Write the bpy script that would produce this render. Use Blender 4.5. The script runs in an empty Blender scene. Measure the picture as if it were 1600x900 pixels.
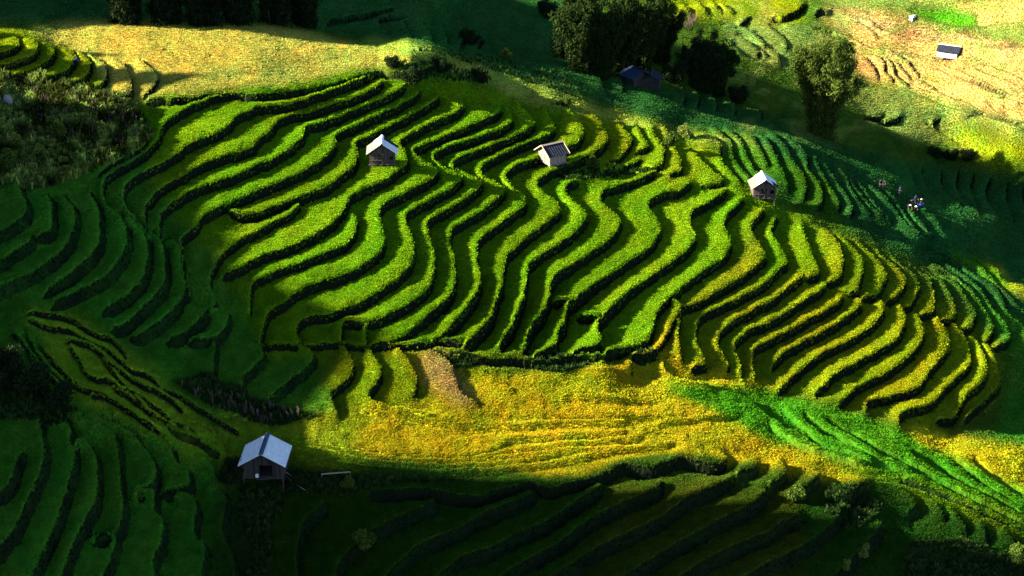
import bpy, bmesh, math, random
import numpy as np
from mathutils import Vector, Matrix
random.seed(7); rng = np.random.default_rng(7)
R = math.radians
scene = bpy.context.scene
COL = scene.collection

# ---------------------------------------------------------------- camera
CAM_H, PITCH, FPX = 70.0, 25.0, 2500.0
cam = bpy.data.cameras.new('camera'); camo = bpy.data.objects.new('camera', cam); COL.objects.link(camo)
cam.sensor_width = 36.0; cam.lens = 36.0 * FPX / 1600.0
cam.clip_start = 1.0; cam.clip_end = 6000.0
camo.location = (0, 0, CAM_H); camo.rotation_euler = (R(90 - PITCH), 0, 0)
scene.camera = camo

# ---------------------------------------------------------------- light
SUN_EL, SUN_BACK = 26.0, -8.0        # elevation; light travels to +X and SUN_BACK degrees towards the camera
az = R(SUN_BACK); el = R(SUN_EL)
to_sun = Vector((-math.cos(az) * math.cos(el), math.sin(az) * math.cos(el), math.sin(el)))
sun = bpy.data.lights.new('sun', 'SUN'); suno = bpy.data.objects.new('sun', sun); COL.objects.link(suno)
sun.energy = 5.0; sun.angle = R(0.5); sun.color = (1.0, 0.88, 0.64)
suno.rotation_euler = to_sun.to_track_quat('Z', 'Y').to_euler(); suno.location = (-60, 0, 120)
world = bpy.data.worlds.new('World'); scene.world = world; world.use_nodes = True
wn = world.node_tree.nodes; wl = world.node_tree.links
sky = wn.new('ShaderNodeTexSky'); sky.sky_type = 'NISHITA'; sky.sun_disc = False
sky.sun_elevation = el; sky.sun_rotation = math.atan2(to_sun.x, to_sun.y)
sky.air_density = 0.8; sky.dust_density = 0.4; sky.ozone_density = 2.0
wl.new(sky.outputs[0], wn['Background'].inputs[0]); wn['Background'].inputs[1].default_value = 0.05
scene.view_settings.view_transform = 'Standard'; scene.view_settings.look = 'None'
scene.view_settings.gamma = 1.0; scene.view_settings.exposure = 2.35
scene.view_settings.use_curve_mapping = False
scene.render.engine = 'CYCLES'
scene.cycles.max_bounces = 3; scene.cycles.diffuse_bounces = 0

# ---------------------------------------------------------------- traced terrace lips
# every line: level step | tile points ...   (tile cXrY = origin 400X,225Y of the photo, quarter pixels);
# traced so that the low side lies to the left of the travel direction seen on the photo
LIPS = '''
1 1.2 | c1r0 1110,400 1000,455 850,440 720,450 600,480 450,520 250,555 100,582 0,588 c0r0 1480,580 1350,578 1200,598 1000,608 910,608
2 1.2 | c0r0 1500,578 1370,590 1240,640 1110,705 1030,760 1000,820 965,890 c0r1 850,90 730,160 655,215 640,290 665,350
3 1.3 | c1r0 730,462 560,520 400,578 200,650 100,658 0,672 c0r0 1560,695 1480,735 1380,820 1200,890 c0r1 1100,60 980,125 850,200 785,250 770,320 795,400 850,460 905,515
4 1.3 | c1r0 800,490 740,545 600,610 440,660 330,700 220,720 150,745 80,820 0,885 c0r1 1560,25 1300,105 1140,190 1000,280 925,355 905,400 912,510
5 1.3 | c1r0 935,505 880,570 700,650 550,712 450,750 330,785 300,815 290,860 240,897 c1r1 100,85 0,125 c0r1 1450,205 1260,260 1130,330 1030,400 1000,450 995,550
6 1.3 | c1r0 1025,545 1020,570 960,620 800,700 650,770 510,830 490,850 500,890 c1r1 450,60 350,130 200,210 0,290 c0r1 1500,330 1380,390 1275,440 1240,490 1180,550 1130,590 1145,700 1150,800 1165,890
7 1.3 | c1r0 1130,575 1142,600 1080,650 900,750 760,820 620,890 c1r1 628,20 632,80 600,140 500,220 400,280 270,330 150,370 0,430 c0r1 1500,437 1430,405
7.4 1.1 | c1r1 230,365 270,375 200,440 100,490 0,545 c0r1 1500,600 1400,670 1340,760 1310,870 c0r2 1345,60 1340,100 1280,120
8 1.3 | c1r0 1180,610 1285,625 1290,660 1230,705 1050,790 900,880 c1r1 930,40 945,110 885,165 760,240 640,290 590,320 555,400 490,480 390,550 200,640 0,715 c0r1 1500,770 1385,815
8.4 1.1 | c1r1 575,425 615,435 630,490 605,570 530,630 350,710 200,765 0,855 c0r2 1568,20 1560,140
9 1.3 | c1r0 1470,630 1520,660 1520,690 1400,755 1200,840 1080,893 c1r1 1000,20 985,50 1050,100 1130,150 1100,210 1000,270 860,340 790,380 768,430 790,520 800,610 760,680 650,760 480,830 300,897 c1r2 200,70 90,140 60,190 40,270 20,340
10 1.3 | c1r0 1560,650 1600,720 1590,765 1450,830 1250,900 c1r1 1150,40 1110,80 1160,125 1280,190 1260,240 1150,310 1000,390 940,430 935,480 970,560 985,640 970,740 890,830 790,893 c1r2 700,60 560,120 450,160 320,180 260,220 255,290 290,350
11 1.3 | c2r0 20,595 60,665 120,720 140,765 100,800 0,850 c1r1 1480,5 1350,50 1235,105 1240,140 1400,220 1405,245 1380,280 1250,370 1100,460 1070,500 1080,570 1110,660 1115,770 1080,890 c1r2 1010,60 900,130 760,190 690,205 560,200 535,230 530,330
12 1.3 | c2r0 210,650 235,720 265,780 240,830 70,895 c1r1 1590,40 1450,110 1405,150 1415,185 1540,260 1550,285 1530,320 1400,420 1250,510 1212,560 1215,640 1238,690 1240,750 1248,800 1240,890 c1r2 1190,80 1080,170 960,270 870,320 700,348
13 1.3 | c2r0 340,665 400,720 445,800 430,850 410,893 c2r1 300,25 160,85 60,120 0,150 c1r1 1570,175 1555,205 1590,250 c2r1 40,290 80,320 85,365 40,410 0,440 c1r1 1500,510 1400,590 1385,640 1385,740 1405,820 1400,890 c1r2 1350,90 1250,210 1170,290 1085,330
14 1.3 | c2r0 500,690 560,770 598,840 580,893 c2r1 500,60 380,110 c2r1 225,185 165,220 165,260 230,320 295,380 290,430 200,500 100,580 0,660 c1r1 1570,690 1545,800 1540,890 c1r2 1500,90 1480,170 1400,270 1300,350
15 1.3 | c2r1 420,210 350,250 335,290 390,360 460,430 455,480 380,560 250,650 150,710 105,750 95,800 85,890 c2r2 70,80 0,250 c1r2 1550,310 1520,380
15.4 0.9 | c2r0 660,735 700,800 750,860 740,897 c2r1 670,90 610,85
16 1.3 | c2r1 905,155 830,200 700,245 600,270 555,320 580,380 660,450 675,500 620,580 500,670 350,770 280,820 240,880 c2r2 235,50 200,150 120,260 70,400
16.2 0.9 | c2r0 770,755 800,820 845,890 c2r1 850,20 770,40
16.3 0.9 | c2r0 870,770 890,830 935,893 c2r1 952,40 940,110 890,145 830,130
16.6 0.9 | c2r1 800,75 790,100 700,140 560,155
17 1.3 | c2r1 1125,225 1060,280 960,300 870,340 855,390 920,490 925,550 850,650 700,750 500,893 c2r2 400,75 350,110 330,230 290,280 270,360 130,435
17.3 0.9 | c2r0 950,775 985,870 1000,893 c2r1 1040,60 1060,120 1050,165 980,182
18 1.3 | c2r1 1340,265 1310,310 1200,370 1125,420 1120,500 1147,590 1080,670 900,800 770,893 c2r2 650,100 560,195 530,250 550,350 370,405
18.3 0.9 | c2r1 1105,5 1170,80 1250,160 1315,215 1300,240 1180,248
19 1.3 | c2r1 1455,335 1380,400 1330,460 1330,530 1367,610 1330,700 1200,790 1060,893 c2r2 990,60 910,140 880,240 850,315 720,370 570,402
20 1.3 | c2r1 1585,400 1510,480 1500,550 1582,680 1560,730 1420,840 1330,893 c2r2 1230,50 1150,90 1065,120 1045,200 1040,300 1060,440
21 1.3 | c3r1 65,430 30,500 30,560 120,720 80,775 0,850 c2r2 1530,0 1380,80 1190,165 1150,260 1155,340 1208,440 1195,475 1120,478
22 1.3 | c3r1 225,820 130,890 c3r2 0,97 c2r2 1580,95 1400,190 1300,275 1290,360 1352,470 1340,500
21.6 1.2 | c3r1 205,470 240,590 300,740 322,790 300,820 235,828
23 1.3 | c3r1 355,850 350,893 c3r2 250,60 100,155 0,215 c2r2 1500,245 1405,320 1388,380 1425,470 1435,540
24 1.3 | c3r2 475,30 430,90 300,170 150,250 0,328 c2r2 1520,370 1500,430 1520,560
25 1.3 | c3r2 560,40 587,90 540,140 380,250 200,340 90,410 20,490
26 1.3 | c3r2 700,50 725,120 690,190 550,300 350,400 240,480 150,560 60,640
27 1.3 | c3r2 810,90 857,160 840,250 780,330 600,430 400,550 360,600 290,640
28 1.3 | c3r2 910,130 972,240 960,320 890,410 750,520 600,590 500,670 440,725
29 1.3 | c3r2 1040,165 1105,240 1137,330 1110,400 1000,530 940,610 800,660 640,700 610,740 625,785
30 1.3 | c3r2 1150,200 1230,300 1265,420 1250,490 1130,600 1030,710 920,750 830,780 820,850
31 1.3 | c3r2 1240,275 1320,350 1370,490 1350,570 1230,680 1160,800 1050,812
32 1.3 | c3r2 1320,320 1385,370 1447,530 1440,610 1330,720 1220,812
22.5 1.2 | c3r1 330,510 385,545 440,620 468,710 460,800 430,843 360,850
23.5 1.2 | c3r1 430,545 500,610 580,700 592,770 575,860 560,893 c3r2 560,15 500,18
24.5 1.2 | c3r1 550,600 620,660 700,740 740,820 710,893 c3r2 690,30 640,42 585,40
25.5 1.2 | c3r1 660,640 740,720 830,790 857,870 c3r2 830,20 790,62 735,70
26.5 1.2 | c3r1 755,680 830,750 910,810 948,893 c3r2 930,30 890,102 835,115
27.5 1.2 | c3r1 860,735 930,780 1010,840 1025,890 c3r2 1042,30 1040,90 1030,150 945,155
28.5 1.2 | c3r1 955,780 1060,830 1115,893 c3r2 1150,60 1172,140 1150,187 1070,190
29.5 1.2 | c3r1 1075,800 1160,850 1200,893 c3r2 1240,60 1295,130 1290,190 1250,247 1190,240
30.5 1.2 | c3r1 1010,730 1150,810 1250,890 c3r2 1280,20 1345,120 1405,220 1390,290 1345,322
31.5 1.2 | c3r1 1030,705 1200,800 1320,893 c3r2 1400,120 1490,220 1512,300 1480,340 1410,350
32.5 1.2 | c3r1 1140,690 1300,820 1420,890 c3r2 1500,150 1600,240 1640,330
33 1.0 | c3r1 1300,715 1430,770 1470,840 1600,897 1660,930
32 1.0 | c3r1 1210,695 1330,760 1450,890 c3r2 1600,130 1660,170
19.5 1.0 | c2r0 1180,800 1250,850 1300,893 c2r1 1310,100 1400,200 1440,245
20 1.0 | c2r0 1250,780 1340,860 1370,893 c2r1 1390,90 1500,230
20.5 1.0 | c2r0 1330,785 1430,880 c2r1 1480,100 1560,200
21 1.0 | c2r0 1440,800 1530,893 c2r1 1600,130
21.3 1.1 | c2r0 1550,820 1610,893 c3r1 60,100 105,200 130,290
22 1.1 | c3r0 0,800 60,850 c3r1 130,50 150,100 215,180 240,270 220,345
22.7 1.1 | c3r0 100,830 170,880 c3r1 235,60 250,160 330,260 335,360 300,387
23.5 1.1 | c3r1 280,60 330,170 400,290 450,370 435,392
24.2 1.1 | c3r1 345,110 420,220 490,320 530,400 510,440
25 1.1 | c3r1 430,130 490,200 540,310 600,390 640,440
25.7 1.1 | c3r1 490,180 600,330 730,460
26.4 1.1 | c3r1 560,205 650,340 770,480
27 1.1 | c3r1 625,235 740,330 850,480 960,560
28 1.1 | c3r1 750,280 850,420 920,515 1010,570
28.7 1.1 | c3r1 865,380 950,470 1030,570
29.4 1.1 | c3r1 955,380 1050,460 1110,560 1160,615
- 1.2 | c3r1 800,60 870,120 920,240
- 1.2 | c3r1 955,120 970,200 1010,280 1100,350
- 1.2 | c3r1 1080,150 1085,250 1150,330 1220,380
- 1.2 | c3r1 1190,150 1175,260 1230,350 1320,410
- 1.2 | c3r1 1285,170 1265,280 1310,370
- 1.2 | c3r1 1390,190 1360,300 1400,400 1450,450
- 1.2 | c3r1 1500,215 1490,340 1540,460
- 1.2 | c3r1 1600,240 1590,330 1620,420
7 1.2 | c0r1 1040,580 1115,620 1132,740 1155,880 c0r2 1145,20 1100,100 980,200 870,270 825,272
5.8 1.2 | c0r1 918,530 990,580 1022,680 1028,830 1000,893 c0r2 970,30 880,110 790,200 690,243
4.8 1.2 | c0r1 780,445 870,500 905,570 c0r1 915,600 917,700 890,820 830,893 c0r2 740,60 640,115
3.8 1.2 | c0r1 660,368 740,430 782,520 782,640 700,770 600,850 500,893 c0r2 380,50 320,80
2.8 1.2 | c0r1 540,285 605,380 618,500 612,620 530,720 400,820 280,897
1.8 1.2 | c0r1 380,300 460,400 450,540 380,660 250,760 100,830 0,870 c0r1 -80,900
0.8 1.2 | c0r1 270,300 310,330 320,420 312,520 240,545
0.2 1.2 | c0r1 60,215 120,270 165,380 130,440 0,530 -80,560
0.8 1.0 | c0r1 180,560 185,590 100,650 0,715 -60,740
8.5 1.2 | c0r2 1160,90 1265,125 1270,150 1220,210 1120,275 1050,290
9.2 1.2 | c0r2 1300,110 1410,140 1424,190 1385,260 1320,305 1180,305
10 1.1 | c0r2 1330,320 1345,360 1330,480 1345,600 1400,680
10.8 1.1 | c1r2 -60,330 25,360 40,430 -30,500 -90,570 -70,650
11.5 1.2 | c1r2 260,345 350,400 345,450 250,540 150,620 70,690
12.3 1.2 | c1r2 530,345 590,420 608,490 560,570 470,640 480,720 520,800
13.1 1.2 | c1r2 690,350 740,420 782,500 765,560 700,650 730,700 850,730 1100,770
13.9 1.2 | c1r2 870,360 940,430 995,520 1000,600 985,650
14.8 1.2 | c1r2 1070,370 1190,440 1235,530 1275,640 1390,705
- 0.8 | c2r2 400,76 320,84 250,80
- 0.8 | c2r2 560,192 480,180 400,168
15.5 0.5 | c1r2 1400,520 1520,590 1600,630
8.8 1.0 | c1r2 690,205 685,260 690,340
12 0.9 | c1r2 1300,330 1180,320 1080,345 c1r2 870,350 700,352 530,342 440,345 300,360 200,352 20,345
19.3 1.2 | c2r2 1060,0 1010,60 1060,110 1000,220 930,340 850,400 740,410
20 1.0 | c2r2 940,440 960,510 1050,560 1240,590
16.5 1.0 | c2r2 740,430 740,520
15.8 0.8 | c2r2 560,415 380,430 130,460 0,440 c1r2 1500,440 1300,430 1100,370
- 0.85 | c0r2 790,470 780,400 700,310 560,260 450,180 300,150 160,140
- 0.85 | c0r2 1000,600 930,530 820,500 680,380 550,320 420,250 300,230 170,180
- 0.85 | c0r2 1150,790 1130,740 1000,640 900,600 820,550 700,470 620,390 520,330 400,310
- 0.85 | c0r2 1060,800 1040,780 950,720 850,650 760,620 690,570 560,540 500,450 430,340
- 0.85 | c0r2 1100,860 960,780 860,690 770,590 700,500 640,420
- 0.85 | c0r2 500,590 420,540 340,450 240,340
- 0.85 | c0r2 400,590 330,520 230,390 160,260
- 0.85 | c0r2 1500,890 1400,840 1250,740 1100,650 1000,620
- 0.85 | c0r2 950,870 850,790 720,700 600,640 480,600 400,520 300,420
- 0.85 | c0r2 1000,890 950,850 800,760 680,680 560,660
- 0.85 | c0r2 260,520 200,430 150,330 60,250
- 0.9 | c0r2 1100,780 1200,800 1350,880
- 0.85 | c0r2 420,640 330,560 220,430 120,300
- 0.85 | c0r2 1120,890 1000,820 850,700 700,600
- 0.85 | c0r3 1290,40 1150,0 c0r2 1040,860 940,800
- 0.85 | c0r3 1380,110 1250,40 c0r2 1200,870 1050,810
- 1.0 | c0r2 100,640 230,680 400,760 600,770 760,770
- 0.6 | c0r2 1560,800 1450,790 1300,780
- 1.4 | c0r3 130,100 90,200 60,300 0,350 -60,370
- 1.4 | c0r2 230,780 250,880 c0r3 268,60 270,150 220,300 150,450 80,600 0,700 -60,760
- 1.4 | c0r2 340,750 440,880 c0r3 430,50 462,130 440,250 400,400 340,570 270,720 170,930
- 1.4 | c0r3 450,60 530,50 598,170 595,400 540,520 450,700 360,930
- 1.4 | c0r2 400,760 560,830 700,897 c0r3 730,90 742,200 752,350 768,450 748,570 700,622 590,632
- 1.2 | c0r3 570,632 712,638 700,750 620,930
- 1.4 | c0r2 520,770 700,840 800,895 c0r3 870,60 955,170 967,260 930,328 830,350
- 1.4 | c0r2 640,785 820,840 920,893 c0r3 1050,70 1095,175 1167,225 1177,312 1100,340 1020,348
- 1.4 | c0r3 830,360 955,362 962,490 1015,550 1000,690 955,780 965,930
- 1.4 | c0r3 1090,360 1180,380 1225,440 1208,550 1215,640 1275,700 1250,930
- 1.4 | c0r3 1290,310 1390,350 1408,430 1385,600 1445,750 1475,930
- 0.7 | c0r2 1150,860 1300,893 c0r3 1390,110 1390,200
- 0.7 | c0r2 980,830 c0r3 1100,60 1250,120 1340,230
- 0.6 | c2r2 700,845 350,835 0,860 c1r2 1500,850 1200,845 900,790 650,745
- 0.6 | c2r3 700,5 400,12 0,42 c1r3 1500,90 1300,145 1000,140 700,105 400,50 200,10
- 0.6 | c1r3 1600,120 1300,180 1000,180 700,150 400,90 200,40
- 0.5 | c2r3 700,95 400,110 0,155 c1r3 1400,180 1200,190
- 0.5 | c2r2 1200,780 900,790 600,800 200,795 c1r2 1550,780
- 0.5 | c2r2 900,700 600,690 300,680
- 0.5 | c2r2 1400,800 1250,800 900,830
- 0.5 | c2r3 1000,70 700,100 400,160 100,215 c1r3 1500,228
- 0.6 | c2r3 300,120 0,190 c1r3 1300,210 1000,210 700,185 400,125 200,70
- 0.6 | c1r3 1600,235 1300,243 1000,245 700,225 450,185 250,130
- 0.6 | c2r3 800,30 400,70 0,120
- 1.7 | c2r3 1335,120 1330,170 1300,190 1230,190 1100,160 1050,152 950,190 850,218 700,195 600,240 520,268 400,300 250,340 200,335 130,305 0,340 c1r3 1500,360 1400,398 1250,385 1100,350 1000,350 860,355 700,350
- 1.7 | c2r3 1490,130 1530,185 1500,215 1400,235
- 1.7 | c3r3 50,150 110,225 90,270 0,315
- 1.7 | c3r3 310,225 312,275 240,330 150,365
- 1.7 | c3r3 640,300 560,330 540,370 480,420 400,400
- 1.2 | c3r3 640,300 800,330 900,415 920,460 860,500
- 0.9 | c3r3 1000,400 1050,450 1100,520
- 0.9 | c3r3 1110,450 1190,530 1245,610
- 0.9 | c3r3 1320,530 1350,590 1365,670
- 0.9 | c3r3 1450,580 1510,640 1550,710
- 1.7 | c1r3 1095,400 1105,430 900,510 740,590 600,700 520,800 490,930
- 1.7 | c1r3 430,400 400,450 310,530 270,640 250,760 260,930
- 1.7 | c2r3 130,350 120,375 0,425 c1r3 1400,520 1250,600 1050,680 950,740 850,840 780,930
- 1.7 | c2r3 545,295 540,320 400,420 200,560 0,645 c1r3 1450,720 1300,760 1200,830 1100,930
- 1.7 | c2r3 930,275 900,340 700,420 500,520 300,680 0,850 c1r3 1500,930
- 1.7 | c2r3 1375,270 1250,340 1100,400 900,540 600,680 300,860 200,940
- 1.7 | c2r3 1595,355 1500,440 1300,540 1050,680 850,800 640,940
- 1.7 | c3r3 200,500 60,570 0,620 c2r3 1480,660 1200,800 1000,940
- 1.7 | c3r3 490,440 400,560 250,680 100,760 0,800 c2r3 1400,930
- 1.7 | c3r3 720,560 620,680 500,800 360,940
- 0.8 | c3r3 1620,460 1500,390 1350,290 1250,200 1170,150
- 0.8 | c3r3 1620,370 1500,290 1400,230 1300,150
- 0.8 | c3r2 -300,640 -150,680 0,800 100,860
- 0.8 | c3r3 600,190 420,130 250,80 c3r2 80,890 0,825
- 0.8 | c3r3 640,180 550,125 330,55 c3r2 270,893 200,830 90,745
- 0.8 | c3r3 890,240 700,160 560,75 c3r2 430,897 350,855 240,780
- 0.8 | c3r3 1620,540 1450,460 1300,390 1170,325 1000,235 850,150 700,85 c3r2 545,895 480,865 380,820
- 0.8 | c3r3 1600,480 1400,370 1250,290 1150,235 1050,165 920,95
- 0.8 | c3r3 1620,600 1450,530 1300,470 1150,400 1000,330 850,280
- 0.3 | c3r3 600,280 800,340 1000,410 1200,480 1400,560 1620,640
-3.5 1.1 | c0r0 80,200 115,250 100,290 0,330 -60,345
-2.7 1.1 | c0r0 130,215 225,260 235,300 180,350 0,400 -60,410
-1.85 1.1 | c0r0 250,240 330,290 335,330 250,400 130,450 0,490
-1.1 1.1 | c0r0 350,270 440,300 465,350 440,410 330,470 200,500
-0.4 1.1 | c0r0 455,300 545,350 565,400 530,470 420,535
0.15 1.1 | c0r0 540,320 640,380 665,440 640,510 560,570
0.6 1.0 | c0r0 680,345 760,380 800,450 822,520 800,580 690,580
0.95 0.8 | c0r0 850,340 900,390 970,450 975,500 940,550 890,600
- 0.8 | c0r0 630,570 740,600 820,640 880,740 900,850 910,893 c0r1 820,60 700,120 600,190
- 0.35 | c0r0 900,240 1000,300 1100,370
- 0.35 | c0r0 1080,240 1200,300 1300,340
- 1.0 | c1r0 860,40 700,80 500,110 440,130
- 1.0 | c1r0 920,85 800,100 750,115
- 1.0 | c1r0 740,100 780,150 830,200
- 1.0 | c1r0 920,110 950,180 980,220
- 1.0 | c1r0 1040,120 1080,190 1110,240
- 1.0 | c1r0 1150,130 1190,200 1200,260
- 1.0 | c1r0 1330,170 1300,230 1270,280
- 1.0 | c1r0 1430,230 1400,250 1380,290
- 1.0 | c2r0 480,430 540,470 575,540
- 1.0 | c2r0 600,455 680,490 695,555
- 1.0 | c2r0 1050,540 1080,590 1070,640
- 1.0 | c2r0 1140,550 1165,600 1160,660
- 1.0 | c2r0 1230,570 1275,630 1270,690
- 1.0 | c2r0 1330,580 1390,660 1390,705
- 1.0 | c2r0 1480,600 1550,670 1560,730
- 1.3 | c2r0 1000,5 1000,70
- 1.3 | c2r0 1060,0 1120,80
- 1.3 | c2r0 1160,0 1230,75
- 1.3 | c2r0 1250,0 1310,60
- 1.3 | c2r0 1300,0 1390,75
- 1.0 | c2r0 1400,160 1480,180 1590,280
- 1.0 | c2r0 1400,210 1500,270 1540,320 1530,345
- 1.0 | c2r0 1540,290 1600,350
- 1.0 | c2r0 1500,95 1400,160
- 1.2 | c3r0 580,330 650,400 690,480 
- 1.2 | c3r0 640,330 720,370 730,440 790,500
- 1.2 | c3r0 730,350 780,400 800,470 880,520
- 1.0 | c3r0 800,370 840,430 900,490
- 1.2 | c3r0 800,320 900,400 950,470
- 1.6 | c3r0 240,10 180,60 100,100 20,90
- 1.6 | c3r0 420,60 340,50 290,70
- 1.2 | c3r0 710,700 700,725 600,720
- 1.2 | c3r0 840,710 780,745 700,740
- 1.2 | c3r0 1080,725 1030,760 1050,810 1140,780 1220,750 1300,720
- 0.8 | c3r0 620,740 700,790 800,893
- 0.8 | c3r0 980,770 1080,830 1200,893
- 0.9 | c3r0 1300,420 1400,470 1550,520
- 0.9 | c3r0 1050,420 1150,470 1300,520 1450,590 1600,640
- 0.9 | c3r0 1000,520 1100,580 1250,640 1350,700
- 0.9 | c3r0 700,180 800,200 900,220 1000,200
- 0.9 | c3r0 560,130 640,180 690,215
- 0.9 | c3r0 300,180 420,230 500,280 540,330
- 0.9 | c2r0 1380,270 1430,330 1500,370 1590,380
- 0.9 | c3r0 1180,190 1280,230 1400,240 1560,260
- 0.9 | c3r0 1350,620 1420,690 1520,740 1600,760
- 1.0 | c3r0 1450,640 1500,680 1590,650
- 0.9 | c2r0 1300,150 1400,150 1500,180
- 0.9 | c3r0 480,80 600,110 700,150
- 0.9 | c3r0 650,150 760,190 900,240
- 0.9 | c3r0 100,140 250,150 400,190 520,210
- 0.9 | c3r0 520,230 650,290 800,320 940,460
- 0.8 | c3r0 780,320 900,330 1050,360
- 0.8 | c3r0 920,480 1050,560 1180,620
- 0.8 | c3r0 1100,400 1250,460 1400,530 1500,580
- 0.8 | c3r0 1200,480 1350,550 1480,610
- 0.8 | c3r0 1340,390 1500,450 1620,500
- 0.9 | c3r0 600,540 760,550 900,570 1060,640 1250,700 1400,740 1600,800
- 0.8 | c3r0 900,240 1050,260 1180,230
- 0.8 | c3r0 1350,280 1450,300 1600,290
- 0.9 | c3r0 0,290 60,330 80,400
- 0.9 | c3r0 0,150 100,230 120,300
- 0.7 | c3r0 1290,90 1290,160 1330,180 1450,165 1600,145
- 0.6 | c3r0 840,50 950,110 1100,155 1280,178
- 0.6 | c3r0 350,20 480,70 620,80
'''
# macro relief control points: photo pixel -> height of the land there (m)
MACRO = '''
598,255,0 300,100,11 180,70,12 300,46,12.2 430,50,11.2 200,44,12.6 450,95,10.4 560,80,9.4 380,75,11.2 200,110,10.6 520,105,9.4 400,125,9.6 100,85,13.2 30,60,15.5 0,10,9 100,15,8 300,22,6 450,60,9.5 600,90,8.8 690,95,4.5 640,112,7.2
450,20,2 560,60,3.5 560,20,-1 750,50,-5 740,120,0.8 800,140,-1.6 860,155,-3.6 860,60,-12 900,175,-5.5 900,30,-14 950,100,-11 1000,150,-11.5 1000,60,-16 1050,10,-22 1150,20,-26 1250,20,-25 1400,10,-21 1600,0,-11
1100,80,-20 1100,150,-19 1100,212,-13.3 1020,190,-10.5 1200,120,-27 1280,205,-28 1200,190,-23 1200,235,-17 1300,60,-29.5 1450,60,-27.5 1483,90,-28.5 1600,80,-22 1400,130,-34 1550,150,-31 1300,130,-32.5 1250,80,-28
1350,190,-38 1450,200,-41 1600,230,-37 1300,285,-22 1400,240,-37 1400,340,-27 1500,300,-44 1600,330,-48 1500,400,-32 1560,445,-34 1600,400,-42 1450,300,-40
1230,330,-19 1290,350,-21 1500,560,-31 1600,500,-36 1600,600,-37 1480,680,-35 1550,640,-37
0,130,14.2 80,130,13 130,145,12 60,180,12.2 180,165,10 0,230,11.3 100,230,10.5 180,220,8.6 0,280,10.5 100,280,9.2 210,190,7.8
0,330,9 0,420,6 0,470,3.5 60,460,3 130,490,3.2 
0,500,5.5 50,500,4.6 100,530,2.2 0,560,3.2 60,600,0 0,640,-2 150,600,-3 220,560,-2.6 200,510,0.6 250,540,-2.2 270,620,-6.5 250,590,-4.6 310,600,-5 340,640,-6.5 340,690,-8 330,620,-6
300,680,-7.5 400,670,-8 420,655,-7.4 520,650,-7.6 417,745,-9.5 350,750,-10 600,660,-8.6 600,740,-10.8 500,700,-9.2 600,700,-9.8
700,600,-9 700,650,-9.6 750,620,-9.9 700,700,-10.4 700,740,-11.3 800,600,-11.4 800,650,-11.2 850,700,-11.8 800,735,-12.2 900,600,-13.6 900,650,-13.6 950,700,-13.4 1000,590,-16 1050,650,-15.4
1050,690,-14.8 1100,600,-18.5 1150,650,-17.2 1200,700,-16.7 1250,740,-17.3 1150,705,-16 1340,745,-18.6 1300,640,-23 1250,670,-20 1350,700,-21 1400,660,-27.5 1450,750,-22 1450,700,-26 1500,700,-29 1600,740,-30.5 1600,820,-25 1500,790,-22.3 1580,700,-33
1100,740,-17.5 1350,790,-21 1450,800,-23.5 1550,830,-26 1600,860,-28.5 1300,820,-23 1400,860,-25.8 1600,900,-30 1500,900,-28.6 1300,880,-24.5 1200,760,-19.7 1200,850,-22.6 1100,880,-22 1000,760,-15.8 1000,850,-20.2 900,800,-17 900,880,-20 800,780,-14.5 800,850,-18.3 700,800,-14.6 700,880,-18.6 600,800,-13.8 600,880,-17.5 500,790,-13 500,880,-17
420,800,-13.4 400,890,-17 300,720,-8.4 300,800,-11.5 300,890,-14.5 200,700,-6 200,800,-9 200,890,-12 100,660,-3.5 100,760,-6 100,880,-9 0,720,-2.8 0,800,-4.5 0,890,-6.5
'''
# ---------------------------------------------------------------- lens geometry used to turn traced points into places
sp, cp = math.sin(R(PITCH)), math.cos(R(PITCH))
def ray(px, py):
    a = (np.asarray(px, float) - 800) / FPX; b = -(np.asarray(py, float) - 450) / FPX
    return a, b * sp + cp, b * cp - sp
def at_z(px, py, z):                       # where the line of sight meets height z
    dx, dy, dz = ray(px, py); t = (z - CAM_H) / dz
    return dx * t, dy * t
def proj(X, Y, Z):
    zc = Z - CAM_H; f = Y * cp - zc * sp; u = Y * sp + zc * cp
    return 800 + FPX * X / f, 450 - FPX * u / f
def catmull(P, step=3.0):
    P = np.array(P, float); n = len(P)
    if n < 2: return P
    Q = np.vstack([2 * P[0] - P[1], P, 2 * P[-1] - P[-2]]); out = []
    for i in range(1, n):
        p0, p1, p2, p3 = Q[i - 1], Q[i], Q[i + 1], Q[i + 2]
        m = max(2, int(np.hypot(*(p2 - p1)) / step)); t = np.linspace(0, 1, m, endpoint=False)[:, None]
        out.append(0.5 * (2 * p1 + (p2 - p0) * t + (2 * p0 - 5 * p1 + 4 * p2 - p3) * t * t + (3 * p1 - p0 - 3 * p2 + p3) * t ** 3))
    out.append(P[-1:]); return np.vstack(out)
VZ = 0.8                                    # height of one traced step relative to 1.3 m
lips = []
for line in LIPS.strip().splitlines():
    head, body = line.split('|'); lv, st = head.split()
    pts = []; ox = oy = 0
    for tok in body.split():
        if tok[0] == 'c': ox, oy = 400 * int(tok[1]), 225 * int(tok[3]); continue
        x, y = tok.split(','); pts.append((ox + float(x) / 4, oy + float(y) / 4))
    lips.append([None if lv == '-' else float(lv), float(st) * VZ * (1.10 if float(st) > 0.75 else 1), catmull(pts)])

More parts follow.
